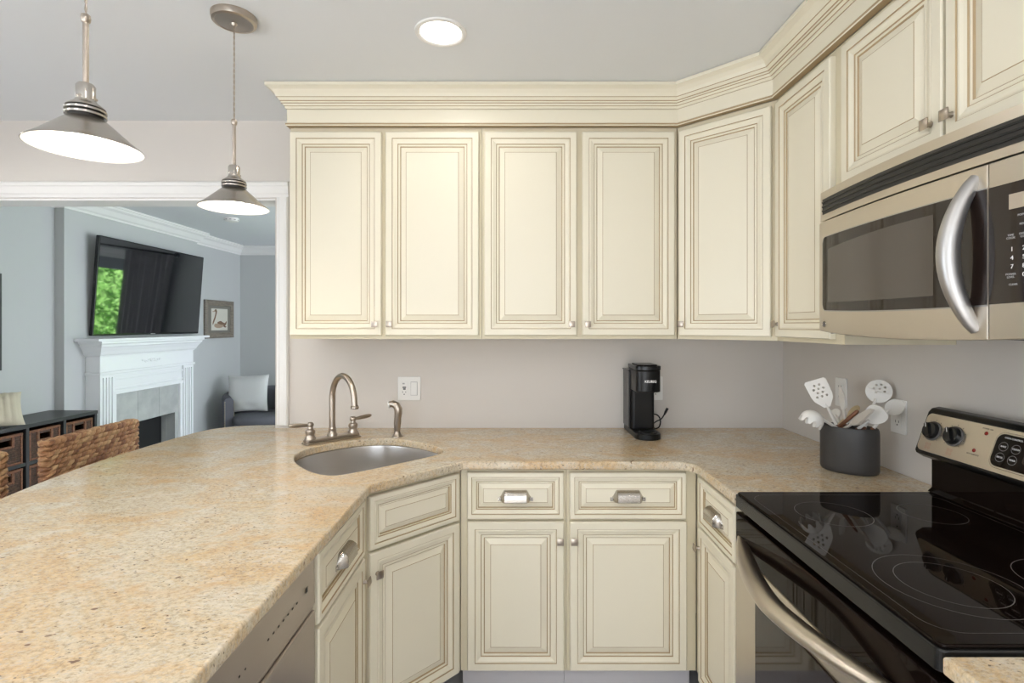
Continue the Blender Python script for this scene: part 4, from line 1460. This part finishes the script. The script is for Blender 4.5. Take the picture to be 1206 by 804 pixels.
# path heading chosen so that "right" is outward
b.sweep(pathm[::1], [(o, z) for o, z in prof], 'mantel')
b.box(0.0, h0 - 0.02, 1.20, FX - 0.02, h1 + 0.02, 1.288, 'mantel')
b.build('cornice', fp)
b = MB()
b.box(0.0, h0 - 0.112, 1.2885, FX + 0.080, h1 + 0.160, 1.312, 'mantel')
b.build('shelf', fp, bevel=0.005)
b = MB()
b.box(0.0, h0, 1.032, FX, h1, 1.1598, 'mantel')
b.box(0.0, h0 - 0.012, 1.010, FX + 0.012, h1 + 0.012, 1.0318, 'mantel')
b.build('frieze', fp, bevel=0.004)
b = MB()
for sg in (-1, 1):      # carved scrolls
    for (c0, r, a0, a1) in ((0.028, 0.020, 0.3, 5.2), (0.074, 0.016, 3.4, 8.4), (0.112, 0.012, 0.4, 5.0)):
        pts = []
        for i in range(16):
            t_ = i / 15
            a = a0 + (a1 - a0) * t_
            rr = r * (1 - 0.65 * t_)
            pts.append((FX + 0.003, -0.02 + sg * (c0 + rr * math.cos(a)), 1.098 + rr * math.sin(a)))
        b.tube(pts, [0.0045 * (1 - 0.5 * i / 15) for i in range(16)], 'mantel', 7)
    b.ball((FX + 0.002, -0.02 + sg * 0.050, 1.093), 0.005, 0.016, 0.008, 'mantel', 10, 6)
b.ball((FX + 0.002, -0.02, 1.10), 0.007, 0.012, 0.016, 'mantel', 12, 8)
b.build('carved_ornament', fp)
for sg, (ya, yb) in ((-1, (h0, h0 + 0.158)), (1, (h1 - 0.158, h1))):
    b = MB()
    b.box(0.0, ya, 0.16, FX - 0.012, yb, 1.0098, 'mantel')
    for i, (q0, q1) in enumerate(((0.0, 0.024), (0.038, 0.058), (0.072, 0.086), (0.100, 0.120), (0.134, 0.158))):
        b.box(FX - 0.0121, ya + q0, 0.18, FX, ya + q1, 0.985, 'mantel')
    b.box(FX - 0.012, ya, 0.985, FX, yb, 1.0098, 'mantel').box(0, ya - 0.006 * (sg < 0), 0, FX + 0.008, yb + 0.006 * (sg > 0), 0.18, 'mantel')
    b.build('pilaster', fp)
ti0, ti1 = h0 + 0.192, h1 - 0.192
b = MB()
b.box(0.0, h0 + 0.1585, 0.83, FX - 0.020, h1 - 0.1585, 1.0098, 'mantel')
b.box(0.0, h0 + 0.1585, 0.832, FX - 0.004, h1 - 0.1585, 0.862, 'mantel').box(0, h0 + 0.1585, 0.955, FX - 0.008, h1 - 0.1585, 0.975, 'mantel').box(0, h0 + 0.1585, 0.870, FX - 0.012, h1 - 0.1585, 0.888, 'mantel')
for ya in (h0 + 0.1585, h1 - 0.192): b.box(0.0, ya, 0.0, FX - 0.012, ya + 0.0335, 0.8298, 'mantel')
b.build('inner_frame', fp, bevel=0.002)
b = MB()
TX = FX - 0.035
n_ = 3
for i in range(n_):
    ya = ti0 + (ti1 - ti0) * i / n_
    b.box(0.0, ya + 0.001, 0.545, TX, ya + (ti1 - ti0) / n_ - 0.001, 0.8295, 'tile')
b.box(0.0, ti0 + 0.001, 0.0, TX, ti0 + 0.14, 0.543, 'tile').box(0.0, ti1 - 0.05, 0.0, TX, ti1 - 0.001, 0.543, 'tile')
b.box(-0.004, ti0 + 0.002, 0.55, TX - 0.003, ti1 - 0.002, 0.8285, 'grout')
b.build('tile_surround', fp)
b = MB()
fb0, fb1 = ti0 + 0.142, ti1 - 0.052
b.box(-0.05, fb1 - 0.0, 0.0, 0.0, fb1 + 0.012, 0.543, 'tile')
b.build('firebox_lining', fp)
b = MB()
b.box(-0.062, fb0, 0.004, -0.052, fb1, 0.543, 'firebox').box(-0.05, fb0 - 0.01, 0.0, 0.0, fb0, 0.543, 'firebox').box(-0.06, fb0, 0.535, 0.0, fb1, 0.543, 'firebox').box(-0.06, fb0, 0.0, 0.0, fb1, 0.004, 'firebox')
b.build('firebox', fp)

# ------------------------------------------------------------------ television
tv = thing('television', 'large black flat television tilted forward on the wall over the mantel', 'television', (-3.472, 4.977, 1.332))
TWd, THt, tilt = 1.425, 0.832, math.radians(4.2)
TX_ = frame_from((0, 0, 0), (0, 1, 0), (math.sin(tilt), 0, math.cos(tilt)))     # local x along +y, z up, -y towards the room (+x)
b = MB()
b.prism(rrect(-TWd / 2, 0, TWd / 2, THt, 0.008), -0.030, 0.0, 'black_satin', TX_ @ RX(PI / 2))
b.build('casing', tv, bevel=0.003)
b = MB()
b.prism(rrect(-TWd / 2 + 0.010, 0.018, TWd / 2 - 0.010, THt - 0.010, 0.004), 0.0, 0.0012, 'screen', TX_ @ RX(PI / 2))
b.build('screen', tv)
b = MB()
b.box(-0.03, -0.0015, 0.006, 0.03, 0, 0.013, 'dim_mark', TX_)
b.build('logo', tv)
b = MB()
b.box(-0.25, 0.0305, 0.30, 0.25, 0.036, 0.60, 'black_plastic', TX_)
b.tube([(-0.040, -0.2, 0.45), (-0.004, -0.2, 0.455)], 0.015, 'black_plastic', 10).tube([(-0.040, 0.2, 0.45), (-0.004, 0.2, 0.455)], 0.015, 'black_plastic', 10)
b.build('wall_bracket', tv)

# ------------------------------------------------------------------ pictures
pic = thing('framed_picture', 'brown framed print of a swimming duck on wall right of the television', 'picture', (XL + 0.0005, 6.28, 1.268), PI / 2)
PW, PH = 0.60, 0.45


def frame_mesh(b, w, h, prof, k):
    b.rings(-w / 2, 0, w, h, prof, k, gk=k)


b = MB()
frame_mesh(b, PW, PH, [(0, 0, 0), (0, .024, 0), (.008, .030, 0), (.030, .030, 0), (.045, .022, 0), (.060, .020, 0), (.064, .012, 0)], 'frame_wood')
b.build('frame', pic)
b = MB()
b.box(-PW / 2 + 0.064, -0.0135, 0.064, PW / 2 - 0.064, -0.0125, PH - 0.064, 'mat_board')
b.build('mat_board', pic)
b = MB()
b.box(-0.172, -0.0150, 0.093, 0.172, -0.0137, PH - 0.098, 'paper')
b.build('print', pic)
b = MB()


def ink(pts, k, y):
    pts = catmull([(p[0], p[1]) for p in pts], 5)
    b.prism([(p.x, p.y) for p in pts], -y, -y + 0.0004, k, RX(PI / 2) @ Matrix.Diagonal((1, 1, -1, 1)))


ink([(-0.10, 0.170), (-0.05, 0.175), (0.0, 0.200), (0.06, 0.190), (0.115, 0.165), (0.09, 0.140), (0.02, 0.122), (-0.06, 0.122), (-0.11, 0.140)], 'duck_pale', 0.0151)
ink([(-0.125, 0.175), (-0.105, 0.205), (-0.080, 0.250), (-0.060, 0.300), (-0.055, 0.325), (-0.075, 0.345), (-0.100, 0.338), (-0.108, 0.322), (-0.092, 0.315), (-0.090, 0.295), (-0.108, 0.250), (-0.130, 0.215), (-0.145, 0.185), (-0.140, 0.155)], 'duck_brown', 0.0155)
ink([(-0.105, 0.328), (-0.130, 0.322), (-0.155, 0.314), (-0.130, 0.311), (-0.104, 0.315)], 'duck_pale', 0.0155)
ink([(-0.05, 0.185), (0.02, 0.205), (0.08, 0.185), (0.13, 0.175), (0.08, 0.160), (0.0, 0.165)], 'duck_brown', 0.0155)
ink([(0.09, 0.165), (0.120, 0.185), (0.150, 0.205), (0.145, 0.170), (0.120, 0.145), (0.150, 0.135), (0.115, 0.125), (0.085, 0.140)], 'duck_brown', 0.0158)
b.build('duck_drawing', pic)

pic2 = thing('framed_picture', 'dark framed picture at the photo\'s left margin, hung above the console', 'picture', (XL + 0.0005, 3.20, 1.107), PI / 2)
b = MB()
b.rings(-0.41, 0, 0.82, 0.673, [(0, 0, 0), (0, .022, 0), (.006, .026, 0), (.03, .024, 0), (.036, .012, 0)], 'black_wood', gk='black_wood')
b.build('frame', pic2)
b = MB()
b.box(-0.374, -0.0135, 0.036, 0.374, -0.0122, 0.637, 'mat_board')
b.build('print', pic2)

# ------------------------------------------------------------------ console with baskets
cs = thing('storage_console', 'low black storage console with basket cubbies along the living room wall', 'console', (-3.587, 3.57, 0))
CL, CD, CH = 0.865, 0.365, 0.767
b = MB()
b.box(0, -CL / 2, CH - 0.026, CD + 0.008, CL / 2, CH, 'black_wood')
b.build('top', cs, bevel=0.003)
b = MB()
for y in (-CL / 2, -CL / 6 - 0.008 + 0.004, CL / 6 - 0.012 + 0.004, CL / 2 - 0.022): b.box(0.006, y, 0.03, CD, y + 0.022, CH - 0.0262, 'black_wood')
for z in (0.03, 0.262, 0.494): b.box(0.006, -CL / 2 + 0.022, z, CD - 0.002, CL / 2 - 0.022, z + 0.022, 'black_wood')
b.box(0.0, -CL / 2, 0.03, 0.006, CL / 2, CH - 0.0262, 'black_wood')
b.box(0.02, -CL / 2 + 0.01, 0, CD - 0.03, CL / 2 - 0.01, 0.03, 'black_wood')
b.build('carcass', cs)


def basket(label, loc):
    k = thing('wicker_basket', label, 'basket', loc, 0, 'wicker baskets in the black console')
    w, h, d = 0.236, 0.198, 0.33
    b = MB()
    b.box(-d, -w / 2, 0, 0, w / 2, 0.006, 'wicker_dark')
    b.box(-d, -w / 2, 0, -d + 0.008, w / 2, h, 'wicker_dark')
    for sg in (-1, 1): b.box(-d, sg * w / 2, 0, 0, sg * (w / 2 - 0.008), h, 'wicker_dark')
    hw, z0, z1 = 0.042, 0.130, 0.168
    b.box(-0.009, -w / 2, 0, -0.001, w / 2, z0, 'wicker_dark').box(-0.009, -w / 2, z1, -0.001, w / 2, h, 'wicker_dark')
    b.box(-0.009, -w / 2, z0, -0.001, -hw, z1, 'wicker_dark').box(-0.009, hw, z0, -0.001, w / 2, z1, 'wicker_dark')
    for i in range(14):      # horizontal canes
        z = 0.012 + i * 0.0135
        if z0 - 0.008 < z < z1 + 0.008:
            b.tube([(0, -w / 2 + 0.006, z), (0, -hw - 0.02, z)], 0.0036, 'wicker_dark', 6).tube([(0, hw + 0.02, z), (0, w / 2 - 0.006, z)], 0.0036, 'wicker_dark', 6)
        else:
            b.tube([(0, -w / 2 + 0.006, z), (0, w / 2 - 0.006, z)], 0.0036, 'wicker_dark', 6)
    b.build('body', k)
    b = MB()
    b.box(-0.012, -w / 2 - 0.0005, h - 0.014, 0.007, w / 2 + 0.0005, h + 0.003, 'wicker_rim').box(-0.001, -w / 2 - 0.0005, 0, 0.006, -w / 2 + 0.014, h - 0.014, 'wicker_rim')
    b.box(-0.001, w / 2 - 0.014, 0, 0.006, w / 2 + 0.0005, h - 0.014, 'wicker_rim').box(-0.001, -w / 2 + 0.014, 0, 0.006, w / 2 - 0.014, 0.014, 'wicker_rim')
    b.build('rim', k, bevel=0.003)
    b = MB()
    b.box(-0.001, -hw - 0.020, z0 - 0.014, 0.007, -hw, h - 0.0145, 'wicker_rim').box(-0.001, hw, z0 - 0.014, 0.007, hw + 0.020, h - 0.0145, 'wicker_rim')
    b.box(-0.001, -hw, z0 - 0.014, 0.007, hw, z0, 'wicker_rim')
    b.build('handle_surround', k, bevel=0.003)
    return k


first = None
rows_ = {2: 'top row', 1: 'middle row', 0: 'bottom row'}
colsn = {2: 'at the end by the fireplace', 1: 'in the center column', 0: 'at the end nearest the camera'}
for r in (2, 1, 0):
    for c in (2, 1, 0):
        y = 3.57 + (c - 1) * (CL - 0.022) / 3
        z = 0.0525 + r * 0.232
        lab = 'brown wicker basket in the %s of the console, %s' % (rows_[r], colsn[c])
        if first is None: first = basket(lab, (-3.587 + CD - 0.012, y, z))
        else: dup(first, (-3.587 + CD - 0.012, y, z), 0, lab)


def pillow(name, label, cat, X, w, h, t, k, ribs=0, sag=0.0, group=None):
    n_ = 28
    v, f = [], []
    rnd = random.Random(11)
    for side in (-1, 1):
        for i in range(n_ + 1):
            for j in range(n_ + 1):
                a, c = -1 + 2 * i / n_, -1 + 2 * j / n_
                pinch = 1 - 0.07 * (1 - abs(a) ** 2) * abs(c) ** 2
                pinch2 = 1 - 0.07 * (1 - abs(c) ** 2) * abs(a) ** 2
                d = ((1 - abs(a) ** 3.2) * (1 - abs(c) ** 3.2)) ** 0.55
                wr = 0.0022 * math.sin(5 * a + 3 * c + side) * math.sin(3 * c - 2 * a) * d
                rb = (0.006 * math.sin(ribs * a * PI) * d) if ribs else 0
                sg = -sag * math.exp(-((c + 0.75) / 0.2) ** 2) * (0.6 + 0.4 * math.sin(7 * a))
                v.append((a * w / 2 * pinch2, side * (t / 2 * d + wr + rb + sg * d), c * h / 2 * pinch))
    N_ = (n_ + 1) ** 2
    for s in (0, 1):
        for i in range(n_):
            for j in range(n_):
                q = (s * N_ + i * (n_ + 1) + j, s * N_ + (i + 1) * (n_ + 1) + j, s * N_ + (i + 1) * (n_ + 1) + j + 1, s * N_ + i * (n_ + 1) + j + 1)
                f.append(q if s == 0 else q[::-1])
    o = MB().add(v, f, k, True).build(name, None, angle=80)
    o.matrix_world = X
    return tag(o, label, cat, group)


pillow('cushion', 'cream ribbed knitted cushion lying on the black console', 'cushion', TR(-3.355, 3.30, 0.875) @ RZ(0.9) @ RX(-0.62), 0.34, 0.25, 0.12, 'cream_knit', ribs=9)

# ------------------------------------------------------------------ armchair and its pillow
ac = thing('armchair', 'grey barrel armchair with nailhead trim in the living room corner', 'armchair', (-3.04, 6.24, 0), 0.16)
b = MB()
n_ = 36
RO, TH = 0.415, 0.105
v, f = [], []
secn = 9
for i in range(n_ + 1):
    th = math.radians(-38) + math.radians(256) * i / n_
    s = abs(i / n_ - 0.5) * 2
    top = 0.66 - 0.075 * s ** 2.2
    for j in range(secn + 4):
        if j == 0: r_, z_ = RO, 0.12
        elif j == 1: r_, z_ = RO + 0.01, top - 0.06
        elif j <= secn + 1:
            a = PI * (j - 2) / (secn - 1)
            r_, z_ = RO - TH / 2 + 0.012 + (TH / 2) * math.cos(a), top - 0.045 + 0.045 * math.sin(a)
        elif j == secn + 2: r_, z_ = RO - TH, 0.30
        else: r_, z_ = RO - TH, 0.12
        v.append((r_ * math.cos(th), r_ * 0.95 * math.sin(th), z_))
m_ = secn + 4
for i in range(n_):
    for j in range(m_ - 1): f.append((i * m_ + j, (i + 1) * m_ + j, (i + 1) * m_ + j + 1, i * m_ + j + 1))
    f.append((i * m_ + m_ - 1, (i + 1) * m_ + m_ - 1, (i + 1) * m_, i * m_))
f += [tuple(range(m_)), tuple(n_ * m_ + j for j in range(m_ - 1, -1, -1))]
b.add(v, f, 'grey_fabric', True)
b.build('barrel_back', ac, angle=50)
b = MB()
sp_ = [(RO * 0.76 * math.cos(2 * PI * i / 40), -0.02 + 0.315 * math.sin(2 * PI * i / 40)) for i in range(40)]
for z0_, z1_ in ((0.12, 0.265),): b.prism(sp_, z0_, z1_, 'grey_fabric', smooth=True)
b.build('seat_base', ac, bevel=0.01)
b = MB()
lv = [(0.90, 0.266), (0.985, 0.276), (1.0, 0.30), (1.0, 0.335), (0.97, 0.362), (0.88, 0.378), (0.6, 0.390), (0.25, 0.395)]
vv, ff = [], []
for s, z in lv: vv += [(x * s * 0.985, -0.035 + (y + 0.02) * s * 1.02, z) for x, y in sp_]
for i in range(len(lv) - 1): ff += [(i * 40 + j, i * 40 + (j + 1) % 40, (i + 1) * 40 + (j + 1) % 40, (i + 1) * 40 + j) for j in range(40)]
ff += [tuple(range(39, -1, -1)), tuple((len(lv) - 1) * 40 + j for j in range(40))]
b.add(vv, ff, 'grey_fabric', True)
b.build('seat_cushion', ac, angle=60)
b = MB()
for e in (0, 1):
    th = math.radians(-38) + (math.radians(256) if e else 0)
    tv_ = Vector((-math.sin(th), 0.95 * math.cos(th), 0)) * (1 if e else -1)
    tv_.normalize()
    for i in range(22):
        z = 0.14 + 0.40 * i / 21
        for r_ in (RO + 0.002, RO - TH + 0.008):
            p = Vector((r_ * math.cos(th), r_ * 0.95 * math.sin(th), z)) + tv_ * 0.001
            b.ball(p, 0.006, 0.006, 0.006, 'nail', 8, 5)
b.build('nailhead_trim', ac)
for x, y in ((-0.22, -0.22), (0.22, -0.22), (-0.2, 0.22), (0.2, 0.22)):
    MB().lathe([(0.013, 0), (0.022, 0.119)], 'dark_wood', 12, TR(x, y, 0)).build('leg', ac)
pillow('throw_pillow', 'square off-white linen pillow propped on the grey armchair', 'pillow', TR(-3.165, 6.15, 0.616) @ RZ(0.10) @ RX(-0.20) @ RY(-0.03), 0.47, 0.44, 0.15, 'white_linen', sag=0.03)

# smoke detector on the living ceiling
sd_ = thing('smoke_detector', 'small white smoke detector on the living room ceiling', 'smoke detector', (-2.73, 5.0, LZ - 0.0005))
MB().lathe([(0.065, 0), (0.065, -0.014), (0.056, -0.030), (0.03, -0.036), (0.001, -0.036)], 'white_plastic', 32, cap=False).build('housing', sd_)
b = MB()
for i in range(10): b.box(0.0575, -0.008, -0.021, 0.0635, 0.008, -0.016, 'dark_mark', RZ(2 * PI * i / 10))
b.build('vent_slots', sd_)

# ------------------------------------------------------------------ living-room window dressing and garden
cu_ = thing('window_curtain', 'dark grey curtain beside the living room window, seen mirrored in the television', 'curtain', (-2.10, 6.70, 0.03))
b = MB()
n_ = 60
v, f = [], []
for i in range(n_ + 1):
    x = -0.30 + 0.62 * i / n_
    for j in range(12):
        z = 2.14 * j / 11
        y = 0.03 * math.sin(i * 0.95 + 0.15 * math.sin(j)) * (0.75 + 0.25 * j / 11)
        v.append((x * (1.0 - 0.10 * (1 - abs(j - 5) / 6)), y, z))
for i in range(n_):
    for j in range(11): f.append((i * 12 + j, (i + 1) * 12 + j, (i + 1) * 12 + j + 1, i * 12 + j + 1))
b.add(v, f, 'curtain', True)
o = b.build('cloth', cu_, angle=80)
m_ = o.modifiers.new('solid', 'SOLIDIFY')
m_.thickness = 0.003
rd = thing('curtain_rod', 'black curtain rod with round finial above the living room window', 'curtain rod', (-1.3, 6.70, 2.185))
MB().tube([(-1.12, 0, 0), (1.0, 0, 0)], 0.011, 'black_satin', 12).build('rod', rd)
for x in (-1.14, 1.02): MB().ball((x, 0, 0), 0.035, 0.03, 0.03, 'black_satin').build('finial', rd)
for x in (-0.95, 0.85): MB().box(x - 0.012, 0.0, -0.012, x + 0.012, 0.079, 0.012, 'black_satin').build('bracket', rd)
bl = thing('roller_blind', 'grey roller blind half lowered over the living room window', 'blind', (-1.24, 6.77, 1.89))
MB().box(-0.57, 0.022, 0.0, 0.57, 0.0245, 0.145, 'blind').build('cloth', bl)
MB().tube([(-0.57, 0.022, 0.0), (0.57, 0.022, 0.0)], 0.006, 'blind', 8).build('hem_bar', bl)

sbox('ground', 'lawn', -9, YF + 0.2, -0.35, 7, 16, -0.25)
b = MB()
rnd = random.Random(5)
for i in range(9000):
    x, z = rnd.uniform(-4.5, 2.2), rnd.uniform(-0.2, 3.4)
    y = 9.6 + 0.35 * math.sin(x * 2.1) * math.cos(z * 1.7) + rnd.uniform(-0.35, 0.35)
    s = rnd.uniform(0.035, 0.075)
    R = Quaternion((rnd.uniform(-1, 1), rnd.uniform(-1, 1), rnd.uniform(-1, 1), rnd.uniform(-1, 1))).normalized().to_matrix().to_4x4()
    b.add([(-s, 0, 0), (0, -s * .45, 0.01), (s, 0, 0), (0, s * .45, 0.01)], [(0, 1, 2, 3)], 'leaf', False, TR(x, y, z) @ R)
b.box(-4.5, 9.9, -0.25, 2.2, 10.3, 3.3, 'leaf')
tag(b.build('hedge'), 'tall green hedge outside the living room window', 'hedge', None, 'stuff')
